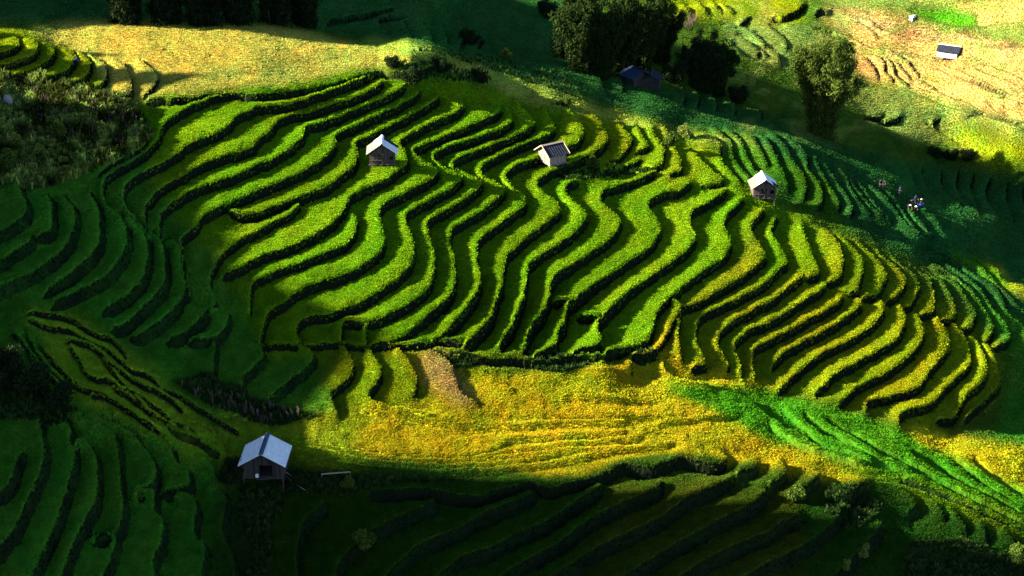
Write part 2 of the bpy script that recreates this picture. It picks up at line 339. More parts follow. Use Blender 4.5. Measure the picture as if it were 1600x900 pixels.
# macro relief: thin-plate surface through the control heights and the levelled lips
cx, cy, cz, cw = [], [], [], []
for tok in MACRO.split():
    x, y, z = map(float, tok.split(',')); cx.append(x); cy.append(y); cz.append(z * VZ); cw.append(2.0)
for lv, st, P in lips:
    if lv is None: continue
    z = (8 - lv) * 1.3 * VZ
    S = P[::12]; X, Y = at_z(S[:, 0], S[:, 1], z); qx, qy = proj(X, Y, z - st / 2)
    for a, b in zip(qx, qy): cx.append(a); cy.append(b); cz.append(z - st / 2); cw.append(0.8)
for x, y, z in [(-80, 100, 15.5), (-80, 300, 13), (-80, 480, 9), (-80, 700, 1), (-80, 960, -3), (1700, 0, -6), (1700, 200, -32), (1700, 400, -46),
                (1700, 600, -44), (1700, 800, -33), (1680, 960, -36), (800, 980, -24), (400, 980, -21), (1200, 980, -27), (0, -70, 6), (400, -70, 1),
                (800, -70, -22), (1200, -70, -26), (1600, -70, -8)]:
    cx.append(x); cy.append(y); cz.append(z * VZ); cw.append(1.0)
cx, cy, cz, cw = map(np.array, (cx, cy, cz, cw))
def tps_k(r2): return 0.5 * r2 * np.log(r2 + 1e-9)
U = 100.0
n = len(cx)
K = tps_k(((cx[:, None] - cx) ** 2 + (cy[:, None] - cy) ** 2) / U ** 2) + np.diag(0.05 / cw)
Pm = np.stack([np.ones(n), cx / U, cy / U], 1)
A = np.zeros((n + 3, n + 3)); A[:n, :n] = K; A[:n, n:] = Pm; A[n:, :n] = Pm.T
sol = np.linalg.solve(A, np.concatenate([cz, np.zeros(3)]))
DX0, DX1, DY0, DY1, GS = -90.0, 1690.0, -66.0, 964.0, 2.0
gx = np.arange(DX0, DX1 + 1, 10.0); gy = np.arange(DY0, DY1 + 11, 10.0)
GX, GY = np.meshgrid(gx, gy)
Mz = np.zeros(GX.shape)
for r in range(GX.shape[0]):
    Mz[r] = tps_k(((GX[r][:, None] - cx) ** 2 + (GY[r][:, None] - cy) ** 2) / U ** 2) @ sol[:n] + sol[n] + sol[n + 1] * GX[r] / U + sol[n + 2] * GY[r] / U
dyr = ray(GX, GY)
for _ in range(3):                          # keep every slope visible from the far bank: distance grows up the picture
    kk = np.array([0.25, 0.5, 0.25]); Ms = np.pad(Mz, 1, mode='edge')
    Mz = 0.5 * Mz + 0.125 * (Ms[:-2, 1:-1] + Ms[2:, 1:-1] + Ms[1:-1, :-2] + Ms[1:-1, 2:])
    for r in range(GX.shape[0] - 2, -1, -1):
        Yb = at_z(GX[r + 1], GY[r + 1], Mz[r + 1])[1]
        zmax = CAM_H + (Yb + 0.75) * dyr[2][r] / dyr[1][r]
        Mz[r] = np.minimum(Mz[r], zmax)
def soften(F, m):
    for _ in range(m):
        p = np.pad(F, 1, mode='edge'); F = 0.2 * F + 0.2 * (p[:-2, 1:-1] + p[2:, 1:-1] + p[1:-1, :-2] + p[1:-1, 2:])
    return F
def soft_zone(x0, x1, y0, y1, f):
    return np.clip(np.minimum(np.minimum(GX - x0, x1 - GX), np.minimum(GY - y0, y1 - GY)) / f, 0, 1)
for zx0, zx1, zy0, zy1, zf, zm in ((60, 640, -66, 170, 50, 60), (-90, 60, 20, 140, 20, 8), (430, 1340, 575, 745, 40, 16), (1120, 1700, -66, 210, 40, 14), (1040, 1600, 600, 860, 60, 8)):
    w_ = soft_zone(zx0, zx1, zy0, zy1, zf); Mz = Mz * (1 - w_) + soften(Mz, zm) * w_
def bil(F, px, py, x0=DX0, y0=DY0, s=10.0):
    fx = np.clip((np.asarray(px, float) - x0) / s, 0, F.shape[1] - 1.001); fy = np.clip((np.asarray(py, float) - y0) / s, 0, F.shape[0] - 1.001)
    i, j = fx.astype(int), fy.astype(int); a, b = fx - i, fy - j
    return (F[j, i] * (1 - a) + F[j, i + 1] * a) * (1 - b) + (F[j + 1, i] * (1 - a) + F[j + 1, i + 1] * a) * b

# fine grid of the visible land
xs = np.arange(DX0, DX1 + 0.1, GS); ys = np.arange(DY0, DY1 + 0.1, GS)
NX, NY = len(xs), len(ys)
PX, PY = np.meshgrid(xs, ys)
side = np.zeros((NY, NX), np.int8); dist = np.full((NY, NX), 9e9); lid = np.zeros((NY, NX), np.int32)
val = np.zeros((NY, NX)); nxo = np.zeros((NY, NX)); nyo = np.zeros((NY, NX)); wid = np.full((NY, NX), 3.2); minor = np.zeros((NY, NX), bool); bst = np.ones((NY, NX))
def bank_width(lv, st, P):
    mx, my = P[:, 0].mean(), P[:, 1].mean()
    if st < 0.62: return 7.0
    if lv is None and my > 770 and mx > 420: return 9.0
    if lv is None and my > 660 and mx < 420: return 11.0
    if lv is None and mx < 420 and my > 470: return 5.0
    if lv is None and mx > 1150 and my > 600: return 6.0
    if lv is not None and mx < 300 and my > 270: return 11.0
    if lv is not None and mx < 520 and my > 460: return 8.0
    if mx > 1180 and my < 400 and mx < 1600 and lv is not None: return 4.5
    return 4.0
for li, (lv, st, P) in enumerate(lips):
    z = (8 - lv) * 1.3 * VZ if lv is not None else None
    X, Y = at_z(P[:, 0], P[:, 1], z if z is not None else bil(Mz, P[:, 0], P[:, 1]) + st / 2)
    BW = bank_width(lv, st, P); RAD = max(6.5, BW + 0.5)
    mz = bil(Mz, P[:, 0], P[:, 1] + 6)
    X, Y = at_z(P[:, 0], P[:, 1], mz + st / 2)
    qx, qy = proj(X, Y, mz)
    Q = np.stack([qx, qy], 1)
    if li % 1 == 0:                        # slight natural waver of the hand-cut edge
        s = np.arange(len(Q)); Q[:, 0] += 0.7 * np.sin(s * 0.9 + li) * 0.6; Q[:, 1] += 0.5 * np.sin(s * 0.63 + 2.1 * li)
    L = np.concatenate([[0], np.cumsum(np.hypot(*np.diff(Q, axis=0).T))]); LT = L[-1]
    for k in range(len(Q) - 1):
        a, b = Q[k], Q[k + 1]
        i0 = int((min(a[0], b[0]) - RAD - DX0) / GS); i1 = int((max(a[0], b[0]) + RAD - DX0) / GS) + 2
        j0 = int((min(a[1], b[1]) - RAD - DY0) / GS); j1 = int((max(a[1], b[1]) + RAD - DY0) / GS) + 2
        i0, j0 = max(i0, 0), max(j0, 0); i1, j1 = min(i1, NX), min(j1, NY)
        if i0 >= i1 or j0 >= j1: continue
        vx, vy = b - a; l2 = vx * vx + vy * vy + 1e-9; ll = math.sqrt(l2)
        x = PX[j0:j1, i0:i1]; y = PY[j0:j1, i0:i1]
        tr = ((x - a[0]) * vx + (y - a[1]) * vy) / l2; t = np.clip(tr, 0, 1)
        ex = x - a[0] - t * vx; ey = y - a[1] - t * vy; d = np.hypot(ex, ey)
        cr = (ex * vy - ey * vx)           # >0 : on the low side (vy,-vx)
        off = ((k == 0) & (tr < -0.01)) | ((k == len(Q) - 2) & (tr > 1.01))
        m = (d < RAD) & (d < dist[j0:j1, i0:i1]) & ~off
        if not m.any(): continue
        sd = np.where(cr > 0, -1, 1); m &= ~((sd > 0) & (d > 6.5))
        sN = side[j0:j1, i0:i1]; dN = dist[j0:j1, i0:i1]
        taper = np.clip((L[k] + t * ll) / 8 + 0.25, 0, 1) * np.clip((LT - L[k] - t * ll) / 8 + 0.25, 0, 1)
        ramp = np.clip(d / BW, 0, 1) if BW > 5 else np.ones_like(d); ramp = ramp * ramp * (3 - 2 * ramp)
        q0 = 1 + 0.85 * max(0.0, 1 - ((a[0] - 840) / 190) ** 2 - ((a[1] - 500) / 95) ** 2) if st > 0.62 else 1.0   # banks raised here so their shadows fill the hollow
        v = q0 * np.where(sd > 0, st / 2, (st / 2 - st * (0.30 + 0.70 * ramp) if st > 0.62 else st / 2 - st * ramp) if BW > 5 else -st / 2) * taper
        wid[j0:j1, i0:i1][m] = BW; minor[j0:j1, i0:i1][m] = st < 0.62; bst[j0:j1, i0:i1][m] = 0.5 if (lv is None and BW in (6.0, 7.0)) else (0.8 if BW == 5.0 else 1.0) 
        dN[m] = d[m]; sN[m] = sd[m]; lid[j0:j1, i0:i1][m] = li + 1; val[j0:j1, i0:i1][m] = v[m]
        if st < 0.62: continue
        nxo[j0:j1, i0:i1][m] = (sd * -vy / ll * 1.0)[m]; nyo[j0:j1, i0:i1][m] = (sd * vx / ll)[m]   # unit vector from the line into the own side
near = side != 0
# diffusion of the step heights between the lips: flat treads, sudden banks
def relax(f, fix, fv, it, scr):
    for _ in range(it):
        g = np.pad(f, 1, mode='edge')
        f = (g[:-2, 1:-1] + g[2:, 1:-1] + g[1:-1, :-2] + g[1:-1, 2:]) * (0.25 * (1 - scr))
        f[fix] = fv[fix]
    return f
fixm = near & (dist < np.where(side < 0, wid, 3.2))
dv = np.where(fixm, val, 0.0)
def down(a): return a[:a.shape[0] // 2 * 2, :a.shape[1] // 2 * 2].reshape(a.shape[0] // 2, 2, a.shape[1] // 2, 2)
lev = [(fixm, dv)]
for _ in range(3):
    f, v = lev[-1]; F = down(f.astype(float)).sum((1, 3)); V = down(v * f).sum((1, 3))
    lev.append((F > 0, np.where(F > 0, V / np.maximum(F, 1), 0)))
f = np.zeros(lev[-1][0].shape)
for li_, (fx_, fv_) in enumerate(reversed(lev)):
    if f.shape != fx_.shape:
        g = np.repeat(np.repeat(f, 2, 0), 2, 1); g = np.pad(g, ((0, max(0, fx_.shape[0] - g.shape[0])), (0, max(0, fx_.shape[1] - g.shape[1]))), mode='edge')
        f = g[:fx_.shape[0], :fx_.shape[1]]
    f = relax(f, fx_, fv_, (120, 120, 100, 140)[li_], (0.02, 0.006, 0.0015, 0.0004)[li_])
delta = f
# the grid closes up onto the lip so that the bank is steep and the crop edge crisp
wx = PX.copy(); wy = PY.copy()
m1 = near & (dist < 1.5)
shift = np.where(m1, 0.28 - dist, 0.0)
wx += nxo * shift; wy += nyo * shift
m2 = near & (dist >= 1.5) & (dist < 3.6)
sh2 = np.where(m2, -0.45 * (3.6 - dist) / 2.1, 0.0)
wx += nxo * sh2; wy += nyo * sh2
MZ = bil(Mz, wx, wy)
WX, WY = at_z(wx, wy, MZ)
def noise2(X, Y, sc, seed):
    r = np.random.default_rng(seed); T = r.random((64, 64))
    x = X / sc; y = Y / sc; i = np.floor(x).astype(int); j = np.floor(y).astype(int); a = x - i; b = y - j
    a = a * a * (3 - 2 * a); b = b * b * (3 - 2 * b); g = lambda p, q: T[p % 64, q % 64]
    return (g(i, j) * (1 - a) + g(i + 1, j) * a) * (1 - b) + (g(i, j + 1) * (1 - a) + g(i + 1, j + 1) * a) * b - 0.5
WZ = MZ + delta
up = side > 0
edge_drop = np.where(up & ~minor, 0.16 * np.clip(1 - dist / 6.0, 0, 1) ** 2, 0.0)
WZ = WZ - edge_drop + 0.16 * noise2(WX, WY, 0.7, 3) + 0.22 * noise2(WX, WY, 2.6, 4) + 0.25 * noise2(WX, WY, 9, 5)
def ground(px, py):                         # point on the land seen at photo pixel (macro relief + step)
    px = np.asarray(px, float); py = np.asarray(py, float)
    z = bil(Mz, px, py) + bil(delta, px, py, DX0, DY0, GS); X, Y = at_z(px, py, bil(Mz, px, py))
    return X, Y, z
def on_land(px, py, it=6):                  # land point that really appears at photo pixel (px, py)
    qx, qy = px, py
    for _ in range(it):
        X, Y, Z = ground(qx, qy); ax, ay = proj(X, Y, Z); qx += float(px - ax); qy += float(py - ay) * 0.8
    X, Y, Z = ground(qx, qy)
    return Vector((float(X), float(Y), float(Z)))
# ---------------------------------------------------------------- crop colours (what grows where, some toned for light and shade), as smooth patches
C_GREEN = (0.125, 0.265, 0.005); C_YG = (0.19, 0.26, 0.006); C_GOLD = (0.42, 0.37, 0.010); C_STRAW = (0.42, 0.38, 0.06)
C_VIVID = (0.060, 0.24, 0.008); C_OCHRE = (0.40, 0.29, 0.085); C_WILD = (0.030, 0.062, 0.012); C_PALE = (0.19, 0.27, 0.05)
C_DEEP = (0.055, 0.215, 0.015); C_BROWN = (0.34, 0.23, 0.09); C_RIM = (0.30, 0.38, 0.05); C_TEAL = (0.022, 0.10, 0.020)  # shade worked into C_DEEP, C_TEAL; C_RIM dry grass brightened where sun only grazes
PATCH = [
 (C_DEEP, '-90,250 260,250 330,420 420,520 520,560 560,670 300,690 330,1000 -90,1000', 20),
 (C_GREEN, '215,150 430,110 700,120 1100,215 1215,310 1120,450 1010,560 700,560 420,560 340,400 240,300', 10),
 ((0.17, 0.27, 0.006), '860,165 1000,185 1100,215 1140,300 1060,290 870,230', 8),
 (C_YG, '1180,330 1330,370 1560,540 1560,620 1450,670 1260,620 1060,600 1030,500 1120,440 1170,390', 8),
 ((0.25, 0.30, 0.006), '1235,440 1420,480 1550,580 1500,650 1300,625 1250,530', 16),
 (C_GREEN, '1190,330 1260,330 1290,430 1200,440', 8),
 (C_DEEP, '1500,430 1700,480 1700,720 1560,690 1580,560 1530,490', 10),
 (C_STRAW, '40,50 110,25 430,40 580,75 700,105 560,112 430,140 230,155 160,150 130,100', 3),
 (C_YG, '-90,40 40,48 150,95 165,150 -90,130', 5),
 (C_STRAW, '745,110 880,160 870,165 800,150', 4),
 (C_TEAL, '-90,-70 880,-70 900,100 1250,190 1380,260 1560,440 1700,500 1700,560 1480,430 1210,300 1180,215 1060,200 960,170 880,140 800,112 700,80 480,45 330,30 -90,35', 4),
 (C_RIM, '560,62 640,70 700,86 800,120 880,148 960,176 1060,206 1150,225 1200,250 1100,224 1000,196 870,166 760,128 700,108', 4),
 ((0.04,0.13,0.008), '1130,225 1200,235 1300,290 1330,370 1280,340 1220,300 1150,290', 6),
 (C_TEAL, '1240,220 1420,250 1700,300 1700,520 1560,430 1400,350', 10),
 (C_WILD, '-90,125 80,125 215,165 240,210 150,260 60,290 -90,290', 5),
 (C_YG, '500,590 560,545 700,555 900,600 960,620 900,690 550,670', 12),
 (C_GOLD, '600,540 710,560 720,590 860,580 1000,560 1040,500 1045,560 1200,600 1350,700 1360,760 1250,745 1120,720 1010,712 900,750 780,735 560,715 420,680 560,640 680,620', 7),
 ((0.24, 0.34, 0.012), '350,650 470,660 560,640 560,740 460,738 380,730', 14),
 (C_OCHRE, '650,550 705,560 745,630 720,640 670,600', 8),
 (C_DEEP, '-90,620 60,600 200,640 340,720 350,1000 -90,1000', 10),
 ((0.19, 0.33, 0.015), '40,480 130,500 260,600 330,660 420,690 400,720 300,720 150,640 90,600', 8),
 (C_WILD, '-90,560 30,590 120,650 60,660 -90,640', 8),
 ((0.022, 0.07, 0.005), '430,720 640,740 900,755 960,745 1000,1000 400,1000', 24),  # front slope: crop darkened to near black to carry its shade
 ((0.05, 0.075, 0.006), '960,740 1250,760 1360,780 1300,1000 900,1000', 16),  # right part of that slope, shade put into the colour likewise
 (C_VIVID, '1035,608 1180,603 1340,650 1500,700 1700,770 1700,840 1500,790 1350,735 1200,690', 3),
 ((0.12, 0.24, 0.008), '1290,720 1400,740 1700,840 1700,880 1500,810 1360,760', 5),
 (C_GOLD, '1395,655 1480,675 1700,720 1700,810 1560,745 1450,700', 3),
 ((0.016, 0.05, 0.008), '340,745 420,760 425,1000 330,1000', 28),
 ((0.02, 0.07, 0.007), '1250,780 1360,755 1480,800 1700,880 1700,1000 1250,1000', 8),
 (C_WILD, '270,600 330,640 420,665 500,655 400,625 330,590', 5),
 (C_OCHRE, '1330,0 1460,40 1500,60 1590,70 1700,100 1700,200 1600,190 1440,130 1330,60 1280,20', 8),
 (C_OCHRE, '1320,60 1400,70 1540,110 1700,150 1700,210 1600,205 1440,145 1340,120', 6),
 (C_BROWN, '1330,25 1400,28 1480,50 1590,70 1590,90 1470,68 1360,50', 8),
 (C_YG, '1020,-70 1220,-70 1260,30 1200,50 1050,25', 6),
 (C_PALE, '1250,-70 1500,-70 1490,10 1420,10 1300,10', 6),
 (C_PALE, '1130,30 1250,40 1330,60 1330,130 1240,110 1140,80', 6),
 (C_PALE, '1340,135 1440,145 1580,190 1700,200 1700,260 1560,250 1400,210 1340,170', 5),
 (C_YG, '1480,190 1600,215 1700,260 1560,265 1470,220', 8),
 (C_PALE, '1530,45 1700,30 1700,70 1590,60', 4),
 (C_VIVID, '1410,15 1475,16 1525,20 1528,42 1480,42 1440,30', 2),
 (C_OCHRE, '1490,3 1600,0 1700,0 1700,32 1600,36 1530,44 1522,20', 2),
 (C_GOLD, '1525,405 1560,412 1580,440 1640,470 1640,485 1570,450', 2),
 ((0.06, 0.22, 0.008), '1480,395 1530,400 1590,450 1560,450', 5),
]
cgx = np.arange(DX0, DX1 + 4, 4.0); cgy = np.arange(DY0, DY1 + 4, 4.0); CX, CY = np.meshgrid(cgx, cgy)
cmap = np.zeros(CX.shape + (3,)); cmap[:] = (0.06, 0.13, 0.012)
def blur(m, px):
    k = max(1, int(px / 4)); 
    for _ in range(2):
        for ax in (0, 1):
            p = np.pad(m, [(k, k) if a == ax else (0, 0) for a in (0, 1)], mode='edge'); c = np.cumsum(p, ax); c = np.insert(c, 0, 0, ax)
            m = (np.take(c, range(2 * k + 1, c.shape[ax]), ax) - np.take(c, range(0, c.shape[ax] - 2 * k - 1), ax)) / (2 * k + 1)
    return m
wob = 5 * noise2(CX, CY, 22, 31) + 3 * noise2(CX, CY, 9, 32); wob2 = 5 * noise2(CX, CY, 22, 33) + 3 * noise2(CX, CY, 9, 34)
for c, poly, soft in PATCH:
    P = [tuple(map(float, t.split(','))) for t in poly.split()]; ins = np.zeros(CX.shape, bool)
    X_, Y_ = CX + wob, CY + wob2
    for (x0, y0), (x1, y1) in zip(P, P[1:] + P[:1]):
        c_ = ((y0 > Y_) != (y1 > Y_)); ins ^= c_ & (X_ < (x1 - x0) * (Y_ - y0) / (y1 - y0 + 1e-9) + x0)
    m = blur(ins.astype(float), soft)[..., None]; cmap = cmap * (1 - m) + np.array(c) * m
far_ = np.clip((CX - 1080) / 80, 0, 1) * np.clip((240 - CY) / 40, 0, 1); mot = np.clip(0.5 + 2.2 * noise2(CX, CY * 2.2, 26, 61) + 1.2 * noise2(CX, CY * 2, 8, 62) - 0.55, 0, 1) * far_
cmap = cmap * (1 - 0.75 * mot[..., None]) + np.array((0.20, 0.26, 0.045)) * 0.75 * mot[..., None]
cmap[..., 0] *= 1 + 0.3 * noise2(CX, CY, 30, 63) + 0.3 * noise2(CX, CY, 9, 64)
cmap *= (1 + 0.25 * noise2(CX, CY * 1.6, 12, 65))[..., None]
def colour_at(px, py): return np.stack([bil(cmap[..., k], px, py, DX0, DY0, 4.0) for k in range(3)], -1)

# ---------------------------------------------------------------- materials
def nodes(name, rough=0.75):
    m = bpy.data.materials.new(name); m.use_nodes = True; nt = m.node_tree; b = nt.nodes['Principled BSDF']
    b.inputs['Roughness'].default_value = rough; b.inputs['Specular IOR Level'].default_value = 0.15
    return m, nt, b
def N(nt, t, **kw):
    n = nt.nodes.new(t)
    for k, v in kw.items(): setattr(n, k, v)
    return n
def land_material():
    m, nt, b = nodes('rice_land', 0.85); b.inputs['Specular IOR Level'].default_value = 0.0
    at = N(nt, 'ShaderNodeAttribute', attribute_name='crop')
    geo = N(nt, 'ShaderNodeNewGeometry'); sep = N(nt, 'ShaderNodeSeparateXYZ'); nt.links.new(geo.outputs['True Normal'], sep.inputs[0])
    n1 = N(nt, 'ShaderNodeTexNoise'); n1.inputs['Scale'].default_value = 3.2; n1.inputs['Detail'].default_value = 3
    n2 = N(nt, 'ShaderNodeTexNoise'); n2.inputs['Scale'].default_value = 0.35; n2.inputs['Detail'].default_value = 3
    nt.links.new(geo.outputs['Position'], n1.inputs['Vector']); nt.links.new(geo.outputs['Position'], n2.inputs['Vector'])
    mr = N(nt, 'ShaderNodeMapRange'); mr.inputs[1].default_value = 0.3; mr.inputs[2].default_value = 0.7; mr.inputs[3].default_value = 0.7; mr.inputs[4].default_value = 1.25
    nt.links.new(n1.outputs[0], mr.inputs[0])
    mr2 = N(nt, 'ShaderNodeMapRange'); mr2.inputs[1].default_value = 0.3; mr2.inputs[2].default_value = 0.7; mr2.inputs[3].default_value = 0.8; mr2.inputs[4].default_value = 1.15
    nt.links.new(n2.outputs[0], mr2.inputs[0])
    mu = N(nt, 'ShaderNodeMath', operation='MULTIPLY'); nt.links.new(mr.outputs[0], mu.inputs[0]); nt.links.new(mr2.outputs[0], mu.inputs[1])
    vm = N(nt, 'ShaderNodeVectorMath', operation='SCALE'); nt.links.new(at.outputs['Color'], vm.inputs[0]); nt.links.new(mu.outputs[0], vm.inputs['Scale'])
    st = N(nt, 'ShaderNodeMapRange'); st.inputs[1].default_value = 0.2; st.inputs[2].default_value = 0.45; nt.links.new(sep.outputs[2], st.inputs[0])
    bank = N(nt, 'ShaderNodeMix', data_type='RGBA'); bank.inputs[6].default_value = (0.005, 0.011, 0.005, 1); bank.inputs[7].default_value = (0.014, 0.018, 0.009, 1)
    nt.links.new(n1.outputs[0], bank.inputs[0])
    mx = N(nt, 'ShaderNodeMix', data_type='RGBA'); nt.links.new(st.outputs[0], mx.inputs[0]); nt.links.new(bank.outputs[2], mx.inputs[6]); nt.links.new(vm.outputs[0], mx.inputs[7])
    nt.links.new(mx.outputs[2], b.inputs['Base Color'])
    bp = N(nt, 'ShaderNodeBump'); bp.inputs['Strength'].default_value = 0.9; bp.inputs['Distance'].default_value = 0.25
    nt.links.new(n1.outputs[0], bp.inputs['Height']); nt.links.new(bp.outputs[0], b.inputs['Normal'])
    return m
MAT_LAND = land_material()

# ---------------------------------------------------------------- terraces: one mesh per terrace
label = np.where(up & (dist < 4.2), lid, 0).astype(np.int32); barrier = near & ~up & (dist < 3.5)
def spread(lab, open_, it):
    for _ in range(it):
        z = (lab == 0) & open_
        if not z.any(): break
        for dy, dx in ((0, 1), (0, -1), (1, 0), (-1, 0)):
            s_ = np.zeros_like(lab)
            a = slice(max(dy, 0), NY + min(dy, 0)); b = slice(max(-dy, 0), NY + min(-dy, 0)); c = slice(max(dx, 0), NX + min(dx, 0)); d = slice(max(-dx, 0), NX + min(-dx, 0))
            s_[a, c] = lab[b, d]; z2 = (lab == 0) & open_; lab[z2] = s_[z2]
    return lab
label = spread(label, ~barrier, 42); label = spread(label, np.ones_like(barrier), 3)
frame_in = (PX > -40) & (PX < 1640) & (PY > -40) & (PY < 930)
label[~frame_in] = 0
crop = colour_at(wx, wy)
tint = np.ones(len(lips) + 1); tr_ = np.random.default_rng(5).random((len(lips) + 1, 3)); tv = 0.86 + 0.28 * tr_[:, 0]
hue = np.stack([tv * (0.88 + 0.24 * tr_[:, 1]), tv, tv], 1); hue[0] = 1
crop = crop * hue[label]
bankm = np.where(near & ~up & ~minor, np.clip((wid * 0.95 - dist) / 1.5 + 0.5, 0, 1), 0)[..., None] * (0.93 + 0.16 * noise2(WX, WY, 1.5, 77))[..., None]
bankm = np.clip(bankm * bst[..., None], 0, 1); crop = np.clip(crop * (1 - bankm) + np.array((0.006, 0.016, 0.006)) * bankm, 0, 1)  # dark bank grass, on the green field also painting in the lip shadow
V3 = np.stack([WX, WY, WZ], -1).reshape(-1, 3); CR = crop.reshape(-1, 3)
idx = np.arange(NX * NY).reshape(NY, NX)
quads = np.stack([idx[1:, :-1], idx[1:, 1:], idx[:-1, 1:], idx[:-1, :-1]], -1).reshape(-1, 4)
qlab = label[1:, :-1].reshape(-1)
def mesh_np(name, verts, quads_, cols=None, mat=None, parent=None, smooth=False):
    me = bpy.data.meshes.new(name); nv, nq = len(verts), len(quads_); k = quads_.shape[1]
    me.vertices.add(nv); me.vertices.foreach_set('co', verts.astype(np.float32).ravel())
    me.loops.add(nq * k); me.loops.foreach_set('vertex_index', quads_.astype(np.int32).ravel())
    me.polygons.add(nq); me.polygons.foreach_set('loop_start', np.arange(0, nq * k, k, dtype=np.int32)); me.polygons.foreach_set('loop_total', np.full(nq, k, np.int32))
    if cols is not None:
        a = me.color_attributes.new('crop', 'FLOAT_COLOR', 'POINT'); a.data.foreach_set('color', np.concatenate([cols, np.ones((nv, 1))], 1).astype(np.float32).ravel())
    me.update(calc_edges=True); me.validate()
    if smooth: me.shade_smooth()
    if mat: me.materials.append(mat)
    o = bpy.data.objects.new(name, me); COL.objects.link(o)
    if parent: o.parent = parent
    return o
def sub(sel):
    q = quads[sel]; u, inv = np.unique(q, return_inverse=True); return V3[u], inv.reshape(q.shape), CR[u]
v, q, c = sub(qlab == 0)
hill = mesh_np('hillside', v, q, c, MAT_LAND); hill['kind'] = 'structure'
order = np.argsort(qlab, kind='stable'); ql = qlab[order]
for l in np.unique(qlab):
    if l == 0: continue
    a, b = np.searchsorted(ql, l), np.searchsorted(ql, l, 'right')
    sel = order[a:b]
    if len(sel) < 25:
        continue
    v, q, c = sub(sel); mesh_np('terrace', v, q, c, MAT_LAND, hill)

# outer land: rings round the worked slope running out to the ridges
bi = np.concatenate([idx[0, :], idx[1:, -1], idx[-1, -2::-1], idx[-2:0:-1, 0]])
bi = bi[::4]; B = V3[bi]; cen = np.array([0.0, 215.0])
rings = [B]; 
for k_, f in enumerate((1.08, 1.25, 1.6, 2.3, 3.6, 6.0, 11.0)):
    X = cen[0] + (B[:, 0] - cen[0]) * f; Y = cen[1] + (B[:, 1] - cen[1]) * f
    base = B[:, 2] - 1.5 * min(k_, 3) + 14 * noise2(X, Y, 90, 41) * min(1, k_ / 2) + (f - 1) * 18 * np.clip((Y - 250) / 200, 0, 1)
    base = np.where((Y < 110), np.minimum(base, B[:, 2] - (f - 1) * 45), base)
    rings.append(np.stack([X, Y, base], 1))
nb = len(B); RV = np.vstack(rings); RQ = []
for k_ in range(len(rings) - 1):
    a = np.arange(nb) + k_ * nb; b = np.roll(np.arange(nb), -1) + k_ * nb
    RQ.append(np.stack([a, a + nb, b + nb, b], 1))
RQ = np.vstack(RQ)[:, ::-1]
outer = mesh_np('outer_land', RV, RQ, np.tile(np.array([(0.018, 0.055, 0.012)]), (len(RV), 1)) * (1 + 0.9 * noise2(RV[:, 0], RV[:, 1], 18, 95))[:, None], MAT_LAND, None, True); outer['kind'] = 'structure'

# ---------------------------------------------------------------- unseen ridge added at the left, its crest shaped to cast the wide shadows
ca, sa, te = math.cos(az), math.sin(az), math.tan(el)
def uv_of(X, Y): return X * ca - Y * sa, X * sa + Y * ca       # along / across the light
SH = [(-40, 97), (60, 62), (-10, 0)]
prof = []
for px, py, dz in [(225, 165, 0), (240, 190, 0), (285, 205, 0), (320, 235, 0), (332, 275, 0), (335, 307, 0), (367, 365, 0), (400, 388, 0), (405, 432, 0), (435, 443, 0), (507, 480, 0),
                   (560, 497, 0), (592, 520, 0), (655, 537, 0.3), (585, 555, 0.3), (550, 595, 0), (480, 635, 0), (455, 660, 0), (445, 690, 0), (490, 714, 0), (610, 733, 0), (800, 737, 0), (880, 745, 0), (1000, 757, 0), (1100, 762, 0), (1200, 768, 0), (1300, 775, 0), (1380, 775, 0), (1450, 797, 0), (1550, 835, 0), (1640, 870, 0)]:
    X, Y, Z = ground(px, py); u, v_ = uv_of(float(X), float(Y)); prof.append((v_, u, float(Z) + dz))
prof += [(60, 0, 0)]
def P_uv(px, py, z=None):
    X, Y, Z = ground(px, py); u, v_ = uv_of(float(X), float(Y)); return v_, u, float(Z) if z is None else z
for px, py, dz in [(560, 35, 8), (950, 128, 13.5), (1280, 190, 9.5), (1500, 320, 4), (1225, 135, 0), (1430, 215, 0)]:
    X, Y, Z = ground(px, py); u, v_ = uv_of(float(X), float(Y)); prof.append((v_, u, float(Z) + dz))
for X, Y, z in [(-10, 350, -22), (-60, 380, -25), (-60, 700, -20)]:
    u, v_ = uv_of(X, Y); prof.append((v_, u, z))
prof.sort()
pv = np.array([p[0] for p in prof]); pu = np.array([p[1] for p in prof]); pz = np.array([p[2] for p in prof])
def crest_u(v_): return -(0.40 * np.clip(v_, 90, 330) + 62)
vs = np.concatenate([np.arange(40, 340, 1.5), np.arange(340, 700, 12)])
uc = crest_u(vs); hc = np.interp(vs, pv, pz + (pu - crest_u(pv)) * te)
for px, py in [(0, 50), (40, 50), (60, 52), (100, 50), (150, 45), (200, 44), (300, 44), (0, 70), (20, 128), (90, 130), (150, 145), (400, 60), (480, 50), (560, 75), (640, 78), (700, 90), (800, 125), (900, 160), (1000, 188), (1100, 212), (1200, 235), (225, 160),
               (1050, 10), (1150, 60), (1350, 150), (1600, 230), (30, 150), (100, 160), (160, 175), (205, 190), (1140, 735), (1190, 735), (1275, 740), (1060, 730), (1000, 725), (600, 600), (660, 600), (700, 720), (560, 700), (1350, 760), (1500, 800)]:
    X, Y, Z = ground(px, py); u, v_ = uv_of(float(X), float(Y)); w_ = float(Z) - .3 + (u - crest_u(v_)) * te   # these places stand in the sun
    hc = np.minimum(hc, w_ + np.maximum(0, np.abs(vs - v_) - 2.0) * 2.5)
ss = np.array([-1.0, -0.94, -0.88, -0.8, -0.7, -0.6, -0.5, -0.4, -0.3, -0.2, -0.12, -0.05, 0, 0.06, 0.15, 0.3, 0.5, 0.8, 1.2])
RVv = []
